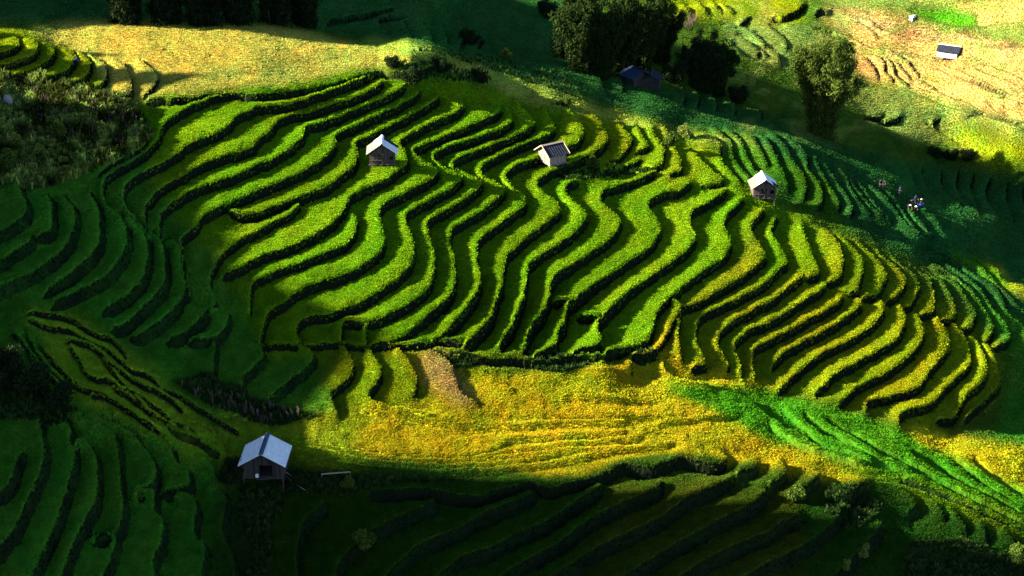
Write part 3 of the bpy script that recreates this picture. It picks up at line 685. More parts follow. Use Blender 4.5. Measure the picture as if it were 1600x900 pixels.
for k_, s_ in enumerate(ss):
    rise = (1 + s_) if s_ <= 0 else 1 - 0.55 * s_
    uu = uc - s_ * -1 * 0 + (-s_) * np.where(s_ <= 0, 1, 1) * 46
    sm = hc
    if s_ != 0:
        kk = int(2 + 14 * abs(s_)); pad = np.pad(hc, kk, mode='edge'); sm = np.convolve(pad, np.ones(2 * kk + 1) / (2 * kk + 1), 'valid')
        sm = np.minimum(sm, hc + 6 * abs(s_)) if False else sm
    zz = -25 + (sm + 25) * rise ** 0.85 if s_ <= 0 else -25 + (sm + 25) * rise
    if s_ != 0: zz = np.minimum(zz, np.interp(vs, vs, hc) + 0 - 0 + 1e9)
    X = uu * ca + vs * sa; Y = -uu * sa + vs * ca
    zz = zz + (0 if s_ == 0 else 1) * 3.0 * noise2(X, Y, 12, 51) * min(1, abs(s_) * 3) - (0 if s_ == 0 else 1.5)
    RVv.append(np.stack([X, Y, zz], 1))
nv_ = len(vs); MV = np.vstack(RVv); a = np.arange(nv_ - 1)
MQ = np.vstack([np.stack([a + k_ * nv_, a + 1 + k_ * nv_, a + 1 + (k_ + 1) * nv_, a + (k_ + 1) * nv_], 1) for k_ in range(len(ss) - 1)])
mt = mesh_np('shade_ridge', MV, MQ, np.tile(np.array([C_WILD]), (len(MV), 1)), MAT_LAND, None, True); mt['kind'] = 'structure'
# ---------------------------------------------------------------- rice and grass growing on the land (instanced tufts)
def tuft_mesh(name, blades, h, w, lean, seed, mat, split=1):
    r = random.Random(seed); vs_, fs = [], []
    for _ in range(blades):
        a = r.uniform(0, 6.283); o = r.uniform(0, 0.12); x, y = o * math.cos(a), o * math.sin(a); a2 = a + r.uniform(-.6, .6); L = r.uniform(.25, 1) * lean; hh = h * r.uniform(.7, 1.15)
        dx, dy = math.cos(a2), math.sin(a2); sx, sy = -dy * w / 2, dx * w / 2; k = len(vs_)
        vs_ += [(x - sx, y - sy, -.08), (x + sx, y + sy, -.08), (x + dx * L * .45 + sx * .9, y + dy * L * .45 + sy * .9, hh * .75), (x + dx * L * .45 - sx * .9, y + dy * L * .45 - sy * .9, hh * .75), (x + dx * L, y + dy * L, hh * .92)]
        fs += [(k, k + 1, k + 2, k + 3), (k + 3, k + 2, k + 4)]
    me = bpy.data.meshes.new(name); me.from_pydata(vs_, [], fs); me.materials.append(mat); return me
def leaf_material(name, attr=None, col=(.1, .2, .02), trans=0.35, vary=0.35):
    m = bpy.data.materials.new(name); m.use_nodes = True; nt = m.node_tree; nt.nodes.clear()
    out = N(nt, 'ShaderNodeOutputMaterial'); d = N(nt, 'ShaderNodeBsdfDiffuse'); t = N(nt, 'ShaderNodeBsdfTranslucent'); mx = N(nt, 'ShaderNodeMixShader'); mx.inputs[0].default_value = trans
    if attr:
        a = N(nt, 'ShaderNodeAttribute', attribute_name=attr, attribute_type='INSTANCER'); src = a.outputs['Color']
        oi = N(nt, 'ShaderNodeAttribute', attribute_name='vary', attribute_type='INSTANCER'); rnd = oi.outputs['Fac']
    else:
        g = N(nt, 'ShaderNodeNewGeometry'); rnd = g.outputs['Random Per Island']; c = N(nt, 'ShaderNodeRGB'); c.outputs[0].default_value = (*col, 1); src = c.outputs[0]
    mr = N(nt, 'ShaderNodeMapRange'); mr.inputs[3].default_value = 1 - vary; mr.inputs[4].default_value = 1 + vary; nt.links.new(rnd, mr.inputs[0])
    s_ = N(nt, 'ShaderNodeVectorMath', operation='SCALE'); nt.links.new(src, s_.inputs[0]); nt.links.new(mr.outputs[0], s_.inputs['Scale'])
    nt.links.new(s_.outputs[0], d.inputs[0]); nt.links.new(s_.outputs[0], t.inputs[0])
    nt.links.new(d.outputs[0], mx.inputs[1]); nt.links.new(t.outputs[0], mx.inputs[2]); nt.links.new(mx.outputs[0], out.inputs[0]); return m
MAT_CROP = leaf_material('crop_leaf', 'crop', vary=0.25)
lib = bpy.data.collections.new('tuft_shapes')
def lib_obj(me):
    o = bpy.data.objects.new(me.name, me); lib.objects.link(o); return o
def scatter(name, px, py, rgb, scale, shape_objs, label, cat, sink=0.0):
    fx = np.clip((px - DX0) / GS, 0, NX - 1.01); fy = np.clip((py - DY0) / GS, 0, NY - 1.01); i, j = fx.astype(int), fy.astype(int); a, b = fx - i, fy - j
    def B(F): return (F[j, i] * (1 - a) + F[j, i + 1] * a) * (1 - b) + (F[j + 1, i] * (1 - a) + F[j + 1, i + 1] * a) * b
    P = np.stack([B(WX), B(WY), B(WZ) - sink], 1).astype(np.float32); n_ = len(P)
    me = bpy.data.meshes.new(name); me.vertices.add(n_); me.vertices.foreach_set('co', P.ravel())
    ca_ = me.attributes.new('crop', 'FLOAT_COLOR', 'POINT'); ca_.data.foreach_set('color', np.concatenate([np.clip(rgb, 0, .75), np.ones((n_, 1))], 1).astype(np.float32).ravel())
    for nm, arr in (('sc', scale), ('rz', rng.random(n_) * 6.283), ('vary', rng.random(n_))):
        at = me.attributes.new(nm, 'FLOAT', 'POINT'); at.data.foreach_set('value', np.asarray(arr, np.float32))
    at = me.attributes.new('pick', 'INT', 'POINT'); at.data.foreach_set('value', rng.integers(0, len(shape_objs), n_).astype(np.int32))
    o = bpy.data.objects.new(name, me); COL.objects.link(o); o['kind'] = 'stuff'; o['label'] = label; o['category'] = cat
    col_ = bpy.data.collections.new(name + '_shapes')
    for so in shape_objs: col_.objects.link(so)
    g = bpy.data.node_groups.new(name, 'GeometryNodeTree'); g.interface.new_socket('Geometry', in_out='INPUT', socket_type='NodeSocketGeometry'); g.interface.new_socket('Geometry', in_out='OUTPUT', socket_type='NodeSocketGeometry')
    gi, go = g.nodes.new('NodeGroupInput'), g.nodes.new('NodeGroupOutput'); ip = g.nodes.new('GeometryNodeInstanceOnPoints'); ci = g.nodes.new('GeometryNodeCollectionInfo')
    ci.inputs[0].default_value = col_; ci.inputs['Separate Children'].default_value = True; ci.inputs['Reset Children'].default_value = True
    g.links.new(gi.outputs[0], ip.inputs['Points']); g.links.new(ci.outputs[0], ip.inputs['Instance']); ip.inputs['Pick Instance'].default_value = True
    def attr(nm, typ='FLOAT'):
        n = g.nodes.new('GeometryNodeInputNamedAttribute'); n.data_type = typ; n.inputs[0].default_value = nm; return n.outputs[0]
    g.links.new(attr('pick', 'INT'), ip.inputs['Instance Index']); g.links.new(attr('sc'), ip.inputs['Scale'])
    cx_ = g.nodes.new('ShaderNodeCombineXYZ'); g.links.new(attr('rz'), cx_.inputs[2]); g.links.new(cx_.outputs[0], ip.inputs['Rotation'])
    g.links.new(ip.outputs[0], go.inputs[0]); md = o.modifiers.new('grow', 'NODES'); md.node_group = g
    return o
def poly_mask(px, py, poly):
    P = [tuple(map(float, t.split(','))) for t in poly.split()]; ins = np.zeros(px.shape, bool)
    for (x0, y0), (x1, y1) in zip(P, P[1:] + P[:1]):
        c_ = ((y0 > py) != (y1 > py)); ins ^= c_ & (px < (x1 - x0) * (py - y0) / (y1 - y0 + 1e-9) + x0)
    return ins
rice_shapes = [lib_obj(tuft_mesh('rice_tuft', 8, 0.16, 0.05, 0.16, k, MAT_CROP)) for k in range(4)]
weed_shapes = [lib_obj(tuft_mesh('weed_tuft', 12, 0.85, 0.10, 0.45, 20 + k, MAT_CROP)) for k in range(4)]
WILD_POLYS = ['-60,130 20,122 80,125 150,140 215,165 240,215 200,250 150,270 60,290 -60,290', '270,600 330,640 420,668 500,655 400,625 330,590', '-60,560 30,585 120,640 100,670 -60,650',
              '1420,850 1500,845 1640,890 1640,920 1400,920', '1290,760 1350,770 1380,800 1340,830 1290,810', '600,112 760,132 770,122 690,98', '860,162 890,168 890,158', '430,735 640,748 740,752 560,770 440,775', '375,752 425,762 445,790 420,830 428,880 410,910 385,900 396,850 372,810', '690,556 720,552 745,562 730,572 700,570', '830,566 900,560 930,570 880,578 840,576', '985,556 1020,548 1030,562 1000,572',
              '870,262 1010,262 1010,275 880,285', '640,84 700,88 790,116 900,152 890,120 800,98 720,78']
jx, jy = np.meshgrid(np.arange(-24, 1624, 2.05), np.arange(-30, 925, 1.85)); jx = jx.ravel() + rng.random(jx.size) * 2.3; jy = jy.ravel() + rng.random(jy.size) * 2.0
ii = ((jx - DX0) / GS + .5).astype(int); jj = ((jy - DY0) / GS + .5).astype(int)
okk = ~((side[jj, ii] < 0) & (dist[jj, ii] < wid[jj, ii] * .95) & ~minor[jj, ii]); wild = np.zeros(jx.shape, bool)
for pl in WILD_POLYS: wild |= poly_mask(jx, jy, pl)
Dd = np.sqrt(bil(WY, jx, jy, DX0, DY0, GS) ** 2 + 80.0 ** 2)
keep = okk & ~wild
rgb = colour_at(jx, jy) * hue[label[jj, ii]]
rgb = rgb * (1 + 0.4 * noise2(jx, jy, 14, 71)[:, None]) * 1.15
scatter('rice_crop', jx[keep], jy[keep], rgb[keep], (0.75 + 0.5 * rng.random(keep.sum())) * (Dd[keep] / 200) ** 0.6, rice_shapes, 'ripening rice stalks growing close together on every terrace', 'rice')
w = wild & (rng.random(jx.size) < 0.42)
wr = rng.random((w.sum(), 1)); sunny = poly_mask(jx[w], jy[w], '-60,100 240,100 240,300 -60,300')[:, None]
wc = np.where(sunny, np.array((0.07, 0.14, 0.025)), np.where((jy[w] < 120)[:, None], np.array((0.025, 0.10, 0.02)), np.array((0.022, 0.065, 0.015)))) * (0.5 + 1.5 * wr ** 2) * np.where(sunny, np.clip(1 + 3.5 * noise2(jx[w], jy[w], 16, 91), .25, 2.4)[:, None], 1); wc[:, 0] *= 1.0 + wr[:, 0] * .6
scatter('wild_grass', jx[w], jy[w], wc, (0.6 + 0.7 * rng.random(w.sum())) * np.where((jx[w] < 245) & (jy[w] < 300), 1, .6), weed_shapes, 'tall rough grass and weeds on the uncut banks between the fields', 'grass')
MAT_BANKG = MAT_CROP
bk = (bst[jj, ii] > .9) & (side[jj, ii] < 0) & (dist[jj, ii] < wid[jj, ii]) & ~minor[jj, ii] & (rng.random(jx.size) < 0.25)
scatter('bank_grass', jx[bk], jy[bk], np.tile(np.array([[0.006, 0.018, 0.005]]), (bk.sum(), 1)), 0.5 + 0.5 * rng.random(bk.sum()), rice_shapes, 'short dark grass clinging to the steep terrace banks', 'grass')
pl = poly_mask(jx, jy, '60,130 215,165 235,205 200,240 120,235 20,215 20,160') & (rng.random(jx.size) < 0.05)
pl |= poly_mask(jx, jy, '270,605 330,640 400,668 490,655 400,630') & (rng.random(jx.size) < 0.05)
pl |= poly_mask(jx, jy, '1050,28 1090,26 1085,45 1060,48') & (rng.random(jx.size) < 0.4)
pcol = np.array([[0.13, 0.09, 0.08]]) * (0.7 + 0.6 * rng.random((pl.sum(), 1)))
scatter('grass_plumes', jx[pl], jy[pl], pcol, 1.0 + 0.5 * rng.random(pl.sum()), [lib_obj(tuft_mesh('plume', 3, 0.95, 0.07, 0.15, 60 + k, MAT_CROP)) for k in range(2)], 'pinkish seed plumes standing in the rough grass', 'grass')

# ---------------------------------------------------------------- helpers for things
def thing(name, label, cat, loc, rz=0.0, group=None, scale=1.0):
    o = bpy.data.objects.new(name, None); COL.objects.link(o); o.location = loc; o.rotation_euler = (0, 0, rz); o.scale = (scale,) * 3
    o.empty_display_size = 0.3; o['label'] = label; o['category'] = cat
    if group: o['group'] = group
    return o
def obj(name, bm, mat, parent=None, smooth=False):
    me = bpy.data.meshes.new(name); bm.normal_update(); bm.to_mesh(me); bm.free()
    if smooth: me.shade_smooth()
    for m in (mat if isinstance(mat, (list, tuple)) else [mat]): me.materials.append(m)
    o = bpy.data.objects.new(name, me); COL.objects.link(o); o.parent = parent; return o
def box(bm, c, s, rot=None, mi=0):
    M = Matrix.Translation(c) @ (rot.to_4x4() if rot is not None else Matrix.Identity(4)) @ Matrix.Diagonal((*s, 1))
    r = bmesh.ops.create_cube(bm, size=1.0, matrix=M)
    for f_ in {f_ for v in r['verts'] for f_ in v.link_faces}: f_.material_index = mi
def bar(bm, a, b, w, h=None):
    a, b = Vector(a), Vector(b); d = b - a; q = d.to_track_quat('Z', 'Y').to_matrix(); box(bm, (a + b) / 2, (w, h or w, d.length), q)
def tube(bm, pts, rads, n=6):
    rings_ = []
    for k, p in enumerate(pts):
        p = Vector(p); d = (Vector(pts[min(k + 1, len(pts) - 1)]) - Vector(pts[max(k - 1, 0)])).normalized(); q = d.to_track_quat('Z', 'Y').to_matrix()
        rings_.append([bm.verts.new(p + q @ Vector((rads[k] * math.cos(6.283 * i / n), rads[k] * math.sin(6.283 * i / n), 0))) for i in range(n)])
    for a, b in zip(rings_, rings_[1:]):
        for i in range(n): bm.faces.new((a[i], a[(i + 1) % n], b[(i + 1) % n], b[i]))
    bm.faces.new(rings_[-1]); bm.faces.new(rings_[0][::-1])
def stripe_mat(name, c1, c2, scale=(8, 8, .6), rough=.8, spec=.1, metal=0.0, bump=.3):
    m, nt, b = nodes(name, rough); b.inputs['Specular IOR Level'].default_value = spec; b.inputs['Metallic'].default_value = metal
    tc = N(nt, 'ShaderNodeTexCoord'); mp = N(nt, 'ShaderNodeMapping'); mp.inputs['Scale'].default_value = scale; nz = N(nt, 'ShaderNodeTexNoise'); nz.inputs['Scale'].default_value = 1.0; nz.inputs['Detail'].default_value = 5
    nt.links.new(tc.outputs['Object'], mp.inputs[0]); nt.links.new(mp.outputs[0], nz.inputs['Vector'])
    g = N(nt, 'ShaderNodeNewGeometry'); ad = N(nt, 'ShaderNodeMath', operation='MULTIPLY_ADD'); ad.inputs[1].default_value = .35; nt.links.new(g.outputs['Random Per Island'], ad.inputs[0]); nt.links.new(nz.outputs[0], ad.inputs[2])
    cr_ = N(nt, 'ShaderNodeValToRGB'); cr_.color_ramp.elements[0].position = .35; cr_.color_ramp.elements[1].position = .85; cr_.color_ramp.elements[0].color = (*c1, 1); cr_.color_ramp.elements[1].color = (*c2, 1)
    nt.links.new(ad.outputs[0], cr_.inputs[0]); nt.links.new(cr_.outputs[0], b.inputs['Base Color'])
    bp = N(nt, 'ShaderNodeBump'); bp.inputs['Strength'].default_value = bump; bp.inputs['Distance'].default_value = .02; nt.links.new(nz.outputs[0], bp.inputs['Height']); nt.links.new(bp.outputs[0], b.inputs['Normal']); return m
M_PLANK = stripe_mat('weathered_planks', (0.03, 0.028, 0.027), (0.13, 0.105, 0.09))
M_DPLANK = stripe_mat('dark_planks', (0.015, 0.016, 0.02), (0.06, 0.055, 0.05))
M_TIN = stripe_mat('pale_tin', (0.58, 0.64, 0.68), (0.78, 0.83, 0.86), (3, 1, 3), .45, .5, .0, .1)
M_WHITE = stripe_mat('white_sheet', (0.70, 0.72, 0.74), (0.88, 0.88, 0.88), (3, 1, 3), .5, .3, 0, .1)
M_FIBRE = stripe_mat('grey_fibre_sheet', (0.14, 0.125, 0.11), (0.26, 0.235, 0.21), (4, 2, 4), .9, .05)
M_DROOF = stripe_mat('dark_sheet', (0.012, 0.015, 0.028), (0.035, 0.04, 0.06), (4, 2, 4), .9, .03)
M_BLUE = stripe_mat('blue_sheet', (0.012, 0.028, 0.06), (0.025, 0.06, 0.12), (4, 2, 4), .6, .2)
M_PALEW = stripe_mat('pale_wood', (0.20, 0.16, 0.13), (0.38, 0.31, 0.25))
M_TARP = stripe_mat('white_tarp', (0.72, 0.71, 0.70), (0.85, 0.84, 0.82), (2, 2, 2), .7, .1)
M_HOLE = stripe_mat('dark_interior', (0.008, 0.008, 0.008), (0.012, 0.012, 0.012))

def sheet(bm, x0, x1, y0, y1, zf, t=0.03, waves=0):
    # a roofing sheet: y along the eave, x down the slope, zf(x) the slope height; ribbed along the slope
    ny = max(2, waves * 4 + 1)
    top = []; bot = []
    for i in range(ny):
        y = y0 + (y1 - y0) * i / (ny - 1); w = 0.025 * (1 if (i // 2) % 2 else -1) if waves else 0
        top.append([bm.verts.new((x, y, zf(x) + w + t)) for x in (x0, x1)]); bot.append([bm.verts.new((x, y, zf(x) + w)) for x in (x0, x1)])
    for i in range(ny - 1):
        bm.faces.new((top[i][0], top[i][1], top[i + 1][1], top[i + 1][0])); bm.faces.new((bot[i][0], bot[i + 1][0], bot[i + 1][1], bot[i][1]))
        for k in (0, 1): bm.faces.new((top[i][k], top[i + 1][k], bot[i + 1][k], bot[i][k]))
    for i in (0, ny - 1): bm.faces.new((top[i][0], bot[i][0], bot[i][1], top[i][1]))
def hut(name, label, loc, rz, W, L, hw, rise, stilt, left, right, wall, over=0.35, overf=0.5, front='planks', group=None, cap=M_TIN, barge=None, fan=0.0):
    """gable towards -Y; left/right = list of (row from ridge 0..1, material) per sheet column front to back"""
    t = thing(name, label, 'hut', loc, rz, group); H = stilt + hw; hx = W / 2
    for sx in (-1, 1):
        for sy in (-1, 0, 1):
            bm = bmesh.new(); bar(bm, (sx * (hx - .06), sy * (L / 2 - .06), -1.2), (sx * (hx - .06), sy * (L / 2 - .06), H), .13); obj('post', bm, wall, t)
    bm = bmesh.new()
    for sy in (-1, 1): bar(bm, (-hx - .15, sy * L / 2, stilt), (hx + .15, sy * L / 2, stilt), .11)
    for sx in (-1, 1): bar(bm, (sx * hx, -L / 2 - .15, stilt - .1), (sx * hx, L / 2 + .15, stilt - .1), .11)
    obj('floor_beam', bm, wall, t)
    bm = bmesh.new(); box(bm, (0, 0, stilt + .07), (W - .1, L - .1, .06)); obj('floor', bm, wall, t)
    def gable_planks(y, pitch=.2, holes=()):
        bm = bmesh.new(); k = int(W / pitch); r = random.Random(k + int(100 * abs(y)))
        for i in range(k):
            x = -hx + (i + .5) * W / k; top = H + rise * (1 - abs(x) / hx) * (hx / (hx + over)) - .06 - r.random() * .06; z0 = stilt + .03 + r.uniform(-.08, .02)
            cuts = [(z0, top)]
            for (xa, xb, za, zb) in holes:
                if xa < x < xb: cuts = [(a, b) for (a, b) in ((z0, za), (zb, top)) if b > a]
            for a, b in cuts: box(bm, (x, y + r.uniform(-.012, .012), (a + b) / 2), (W / k * .95, .03, b - a))
        return bm
    holes = ((-.35 * hx, .25 * hx, stilt + .55 * hw, stilt + .95 * hw), (.5 * hx, .8 * hx, stilt + .45 * hw, stilt + .8 * hw)) if front == 'window' else (((-.15 * hx, .5 * hx, stilt + .2, stilt + .95 * hw),) if front == 'door' else ())
    obj('front_wall', gable_planks(-L / 2, holes=holes), wall, t); obj('back_wall', gable_planks(L / 2), wall, t)
    for sx, nm in ((-1, 'side_wall'), (1, 'side_wall')):
        bm = bmesh.new(); k = int(L / .22)
        for i in range(k): box(bm, (sx * hx, -L / 2 + (i + .5) * L / k, stilt + hw / 2), (.03, L / k * .94, hw - .04 - .05 * (i % 3 == 0)))
        obj(nm, bm, wall, t)
    if front in ('window', 'planks'):
        bm = bmesh.new()
        for z in (stilt + .4 * hw, stilt + .98 * hw): bar(bm, (-hx, -L / 2 - .05, z), (hx, -L / 2 - .05, z), .07)
        for x in (-.5 * hx, 0.02, .5 * hx): bar(bm, (x, -L / 2 - .055, stilt), (x, -L / 2 - .055, H), .06)
        obj('wall_batten', bm, wall, t)
    zf = lambda x: H + rise * (1 - abs(x) / (hx + over)) + .02
    ya, yb = -L / 2 - overf, L / 2 + .3
    for s_, cols in ((-1, left), (1, right)):
        m_ = len(cols)
        for i, rows in enumerate(cols):
            y0 = ya + (yb - ya) * i / m_; y1 = ya + (yb - ya) * (i + 1) / m_ - .008; z_ = 0.0
            r0 = 0.0
            for j, (r1, mat) in enumerate(rows):
                x0 = s_ * (hx + over) * r0; x1 = s_ * (hx + over) * (r1 + (.03 if r1 < 1 else 0)); bm = bmesh.new()
                lift = .05 * (len(rows) - 1 - j) + .006 * (i % 2)
                sheet(bm, x0, x1, y0, y1, lambda x, l_=lift: zf(x) + l_, .02, 3); obj('roof_sheet', bm, mat, t); r0 = r1
    bm = bmesh.new(); q = math.atan2(rise, hx + over)
    for s_ in (-1, 1): box(bm, (s_ * .11, (ya + yb) / 2, zf(0) - .02 + .07), (.26, yb - ya + .06, .02), Matrix.Rotation(s_ * q, 3, 'Y'))
    obj('ridge_cap', bm, cap, t)
    bm = bmesh.new()
    for y in np.linspace(ya + .15, yb - .15, 4):
        for s_ in (-1, 1): bar(bm, (0, y, zf(0) - .09), (s_ * (hx + over - .05), y, zf(hx + over - .05) - .09), .07)
    obj('rafter', bm, wall, t)
    if barge:
        for y in (ya - .03, yb + .03):
            for s_ in (-1, 1):
                bm = bmesh.new(); bar(bm, (0, y, zf(0) + .08), (s_ * (hx + over + .04), y, zf(hx + over) + .06), .05, .14); obj('barge_board', bm, barge, t)
    return t
# ---------------------------------------------------------------- huts
def gpt(px, py): return on_land(px, py)
T, F_, D_, B_, W_ = M_TIN, M_FIBRE, M_DROOF, M_BLUE, M_WHITE
p = gpt(417, 744); p.z += .1
h4 = hut('field_hut', 'pale tin roofed plank hut on stilts at the edge of the dark foreground', p, R(-2), 3.9, 3.3, 1.5, 1.35, .7, [[(1, T)], [(1, T)], [(1, T)]], [[(1, T)], [(1, T)], [(1, T)]], M_DPLANK, .35, .45, 'door', cap=M_BLUE)
bm = bmesh.new(); bar(bm, (-.6, -1.95, 0.72), (.4, -1.95, 0.72), .08); obj('step_rail', bm, M_DPLANK, h4)
bm = bmesh.new(); box(bm, (-.55, -1.8, 1.05), (.3, .2, .35)); bmesh.ops.bevel(bm, geom=list(bm.edges), offset=.05, segments=2)
o = obj('plastic_can', bm, M_WHITE); o.parent = None; o.matrix_world = Matrix.Translation(p) @ Matrix.Rotation(R(-2), 4, 'Z'); o['label'] = 'small white plastic can standing at the front of the tin roofed foreground hut'; o['category'] = 'can'
for k, (a, b) in enumerate([((-2.2, -.8, 1.6), (-3.9, -1.4, .5)), ((2.1, -1.2, .6), (3.9, -1.9, -.5)), ((2.0, -.6, .7), (3.5, -1.0, -.2))]):
    bm = bmesh.new(); tube(bm, [a, ((a[0] + b[0]) / 2, (a[1] + b[1]) / 2, (a[2] + b[2]) / 2 - .05), b], [.045, .04, .03]); o = obj('bamboo_pole', bm, M_PALEW); o.location = p; o['category'] = 'pole'
    o['label'] = ['bamboo pole leaning against the left side of the foreground hut', 'longer bamboo pole leaning at the right of the foreground hut', 'shorter bamboo pole leaning at the right of the foreground hut'][k]
a, b = gpt(503, 749), gpt(548, 747); bm = bmesh.new(); bar(bm, a + Vector((0, 0, .6)), b + Vector((0, 0, .7)), .09)
for q_ in (a, b): bar(bm, q_ + Vector((0, 0, -.3)), q_ + Vector((0, 0, .66)), .07)
o = obj('pole_rail', bm, M_PALEW); o['label'] = 'low horizontal pole rail in the weeds to the right of the foreground hut'; o['category'] = 'rail'
p = gpt(598, 256)
hut('field_hut', 'grey and white roofed plank hut on the terrace left of centre', p, R(3), 3.1, 2.4, 1.45, 1.35, .35, [[(1, F_)], [(.5, W_), (1, F_)], [(.5, W_), (1, F_)]], [[(1, T)], [(1, T)], [(.5, D_), (1, D_)]], M_PLANK, .4, .45, 'window', cap=W_)
p = gpt(863, 257); p.z += .55
hut('field_hut', 'dark roofed hut with sunlit gable wall and pale roof edges', p, R(-58), 2.7, 2.6, 1.25, 1.2, 0.0, [[(1, F_)], [(1, F_)], [(1, F_)]], [[(1, D_)], [(1, D_)], [(1, D_)]], M_PALEW, .45, .45, 'planks', cap=M_PALEW, barge=M_PALEW)
p = gpt(1191, 308)
hut('field_hut', 'plank hut with white topped roof on the right hand crest of the hill', p, R(2), 3.1, 2.7, 1.5, 1.35, .35, [[(.45, W_), (1, F_)], [(.45, W_), (1, F_)]], [[(.5, T), (1, D_)], [(1, T)]], M_PLANK, .4, .45, 'window', cap=W_)
p = gpt(1482, 89)
th = hut('field_hut', 'long low hut with grey roof and white walls on the far golden field', p, R(62), 3.2, 4.6, 1.4, 1.2, .2, [[(1, D_)], [(1, D_)], [(1, D_)], [(1, D_)]], [[(1, F_)], [(1, F_)], [(1, F_)]], M_PLANK, .5, .4, 'planks', cap=W_); th.scale = (.85,) * 3
bm = bmesh.new(); box(bm, (-1.66, 0, .85), (.05, 4.5, 1.25)); obj('tarp_wall', bm, M_TARP, th)
bm = bmesh.new(); box(bm, (0, -2.42, .85), (3.1, .05, 1.25)); obj('tarp_wall', bm, M_BLUE, th)
bm = bmesh.new(); box(bm, (0, 2.42, .85), (3.1, .05, 1.25)); obj('tarp_wall', bm, M_TARP, th)
p = gpt(993, 130)
hut('shed', 'dark blue sheeted shed below the big bamboo, the left one', p, R(35), 3.4, 3.2, 1.3, 1.2, .1, [[(1, B_)], [(1, B_)]], [[(1, B_)], [(1, D_)], [(1, B_)]], M_DPLANK, .5, .5, 'planks', cap=D_)
p = gpt(1017, 136)
hut('shed', 'dark round topped shed below the big bamboo, the right one', p, R(-10), 2.8, 2.8, 1.5, .9, .1, [[(1, D_)], [(1, D_)]], [[(1, D_)], [(1, D_)]], M_DPLANK, .4, .3, 'planks', cap=D_)
p = gpt(1425, 31)
hut('shed', 'tiny white shed at the edge of the far green field', p, R(-60), .8, .7, .6, .3, .0, [[(1, W_)], [(1, W_)]], [[(1, W_)], [(1, F_)]], M_TARP, .15, .15, 'planks', cap=W_)
# stacked logs under blue sheet at the left edge
p = gpt(6, 164)
t = thing('log_stack', 'stack of cut logs with pale sawn ends in the weeds at the left edge', 'logs', p, R(20))
r = random.Random(3)
for j in range(5):
    for i in range(4 - (j + 1) // 2):
        bm = bmesh.new(); x = -1.0 + i * .34 + (j % 2) * .17; tube(bm, [(x - 0.0, -.4 + r.uniform(-.15, .15), .15 + j * .29), (x, 1.2, .15 + j * .29)], [.16, .15], 8); obj('log', bm, M_PALEW, t)
bm = bmesh.new(); tube(bm, [(.5, -.5, .2), (.5, .4, .45), (.5, .7, .9)], [.5, .62, .35], 10); obj('straw_bundle', bm, M_FIBRE, t, True)

# ---------------------------------------------------------------- bamboo and shrubs
def leaves_mesh(name, centres, radii, n, size, mat, seed, droop=.3, asp=.35):
    g = np.random.default_rng(seed); C_ = np.array(centres); Rr = np.array(radii); k = g.integers(0, len(C_), n)
    d = g.normal(size=(n, 3)); d /= np.linalg.norm(d, axis=1)[:, None]; rr = g.random(n) ** .45
    P_ = C_[k] + d * Rr[k] * rr[:, None]
    a = g.normal(size=(n, 3)); a[:, 2] -= droop; a /= np.linalg.norm(a, axis=1)[:, None]; b = np.cross(a, g.normal(size=(n, 3))); b /= np.linalg.norm(b, axis=1)[:, None]
    s_ = size * (.6 + .8 * g.random(n))[:, None]
    V = np.stack([P_ - a * s_ * .5, P_ + b * s_ * asp * .5, P_ + a * s_ * .5, P_ - b * s_ * asp * .5], 1).reshape(-1, 3)
    me_o = mesh_np(name, V, np.arange(4 * n).reshape(n, 4), None, mat); return me_o
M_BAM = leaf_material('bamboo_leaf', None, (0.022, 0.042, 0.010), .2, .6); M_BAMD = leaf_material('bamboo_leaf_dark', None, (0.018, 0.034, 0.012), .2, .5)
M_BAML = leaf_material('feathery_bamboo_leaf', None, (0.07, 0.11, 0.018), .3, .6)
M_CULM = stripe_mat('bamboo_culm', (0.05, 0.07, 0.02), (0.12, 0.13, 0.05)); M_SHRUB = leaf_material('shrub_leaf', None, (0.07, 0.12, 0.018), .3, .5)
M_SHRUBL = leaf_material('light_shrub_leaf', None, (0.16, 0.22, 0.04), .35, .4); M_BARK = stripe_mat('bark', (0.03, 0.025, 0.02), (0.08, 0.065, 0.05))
def bamboo_proto(h, rad, n, leaves, mat, seed):
    r = random.Random(seed); root = bpy.data.objects.new('bamboo_clump', None); COL.objects.link(root); cen_, rr = [], []; bm = bmesh.new()
    for i in range(n):
        a = r.uniform(0, 6.283); o = r.random() ** .6 * rad * .28; q = r.random() ** .7 * rad * .72; hh = h * (1.0 - .32 * (q / rad) ** 2) * r.uniform(.72, 1.02)
        b0 = Vector((o * math.cos(a), o * math.sin(a), -.5)); pts = []
        for k in range(7):
            t_ = k / 6; out_ = q * t_ ** 1.8; z = hh * (t_ - .10 * t_ ** 4 * (q / rad) * 2); pts.append(b0 + Vector((out_ * math.cos(a), out_ * math.sin(a), z)))
        tube(bm, pts, [.07, .07, .065, .055, .045, .03, .012], 4)
        for k in range(0, 7):
            for _ in range(2 if k > 1 else 1):
                cen_.append(tuple(pts[k] + Vector((r.gauss(0, .35), r.gauss(0, .35), r.uniform(-.8, .5))))); s_ = (1.1, .95, .8, .85, 1.15, 1.25, .85)[k] * r.uniform(.75, 1.2); rr.append((s_ * .85, s_ * .85, s_ * 1.2))
    culms = obj('culms', bm, M_CULM, root); lv = leaves_mesh('foliage', cen_, rr, leaves, .75, mat, seed, .9, .24); lv.parent = root
    return root
def copy_tree(o, parent=None):
    c = o.copy(); COL.objects.link(c); c.parent = parent
    for ch in list(o.children): copy_tree(ch, c)
    return c
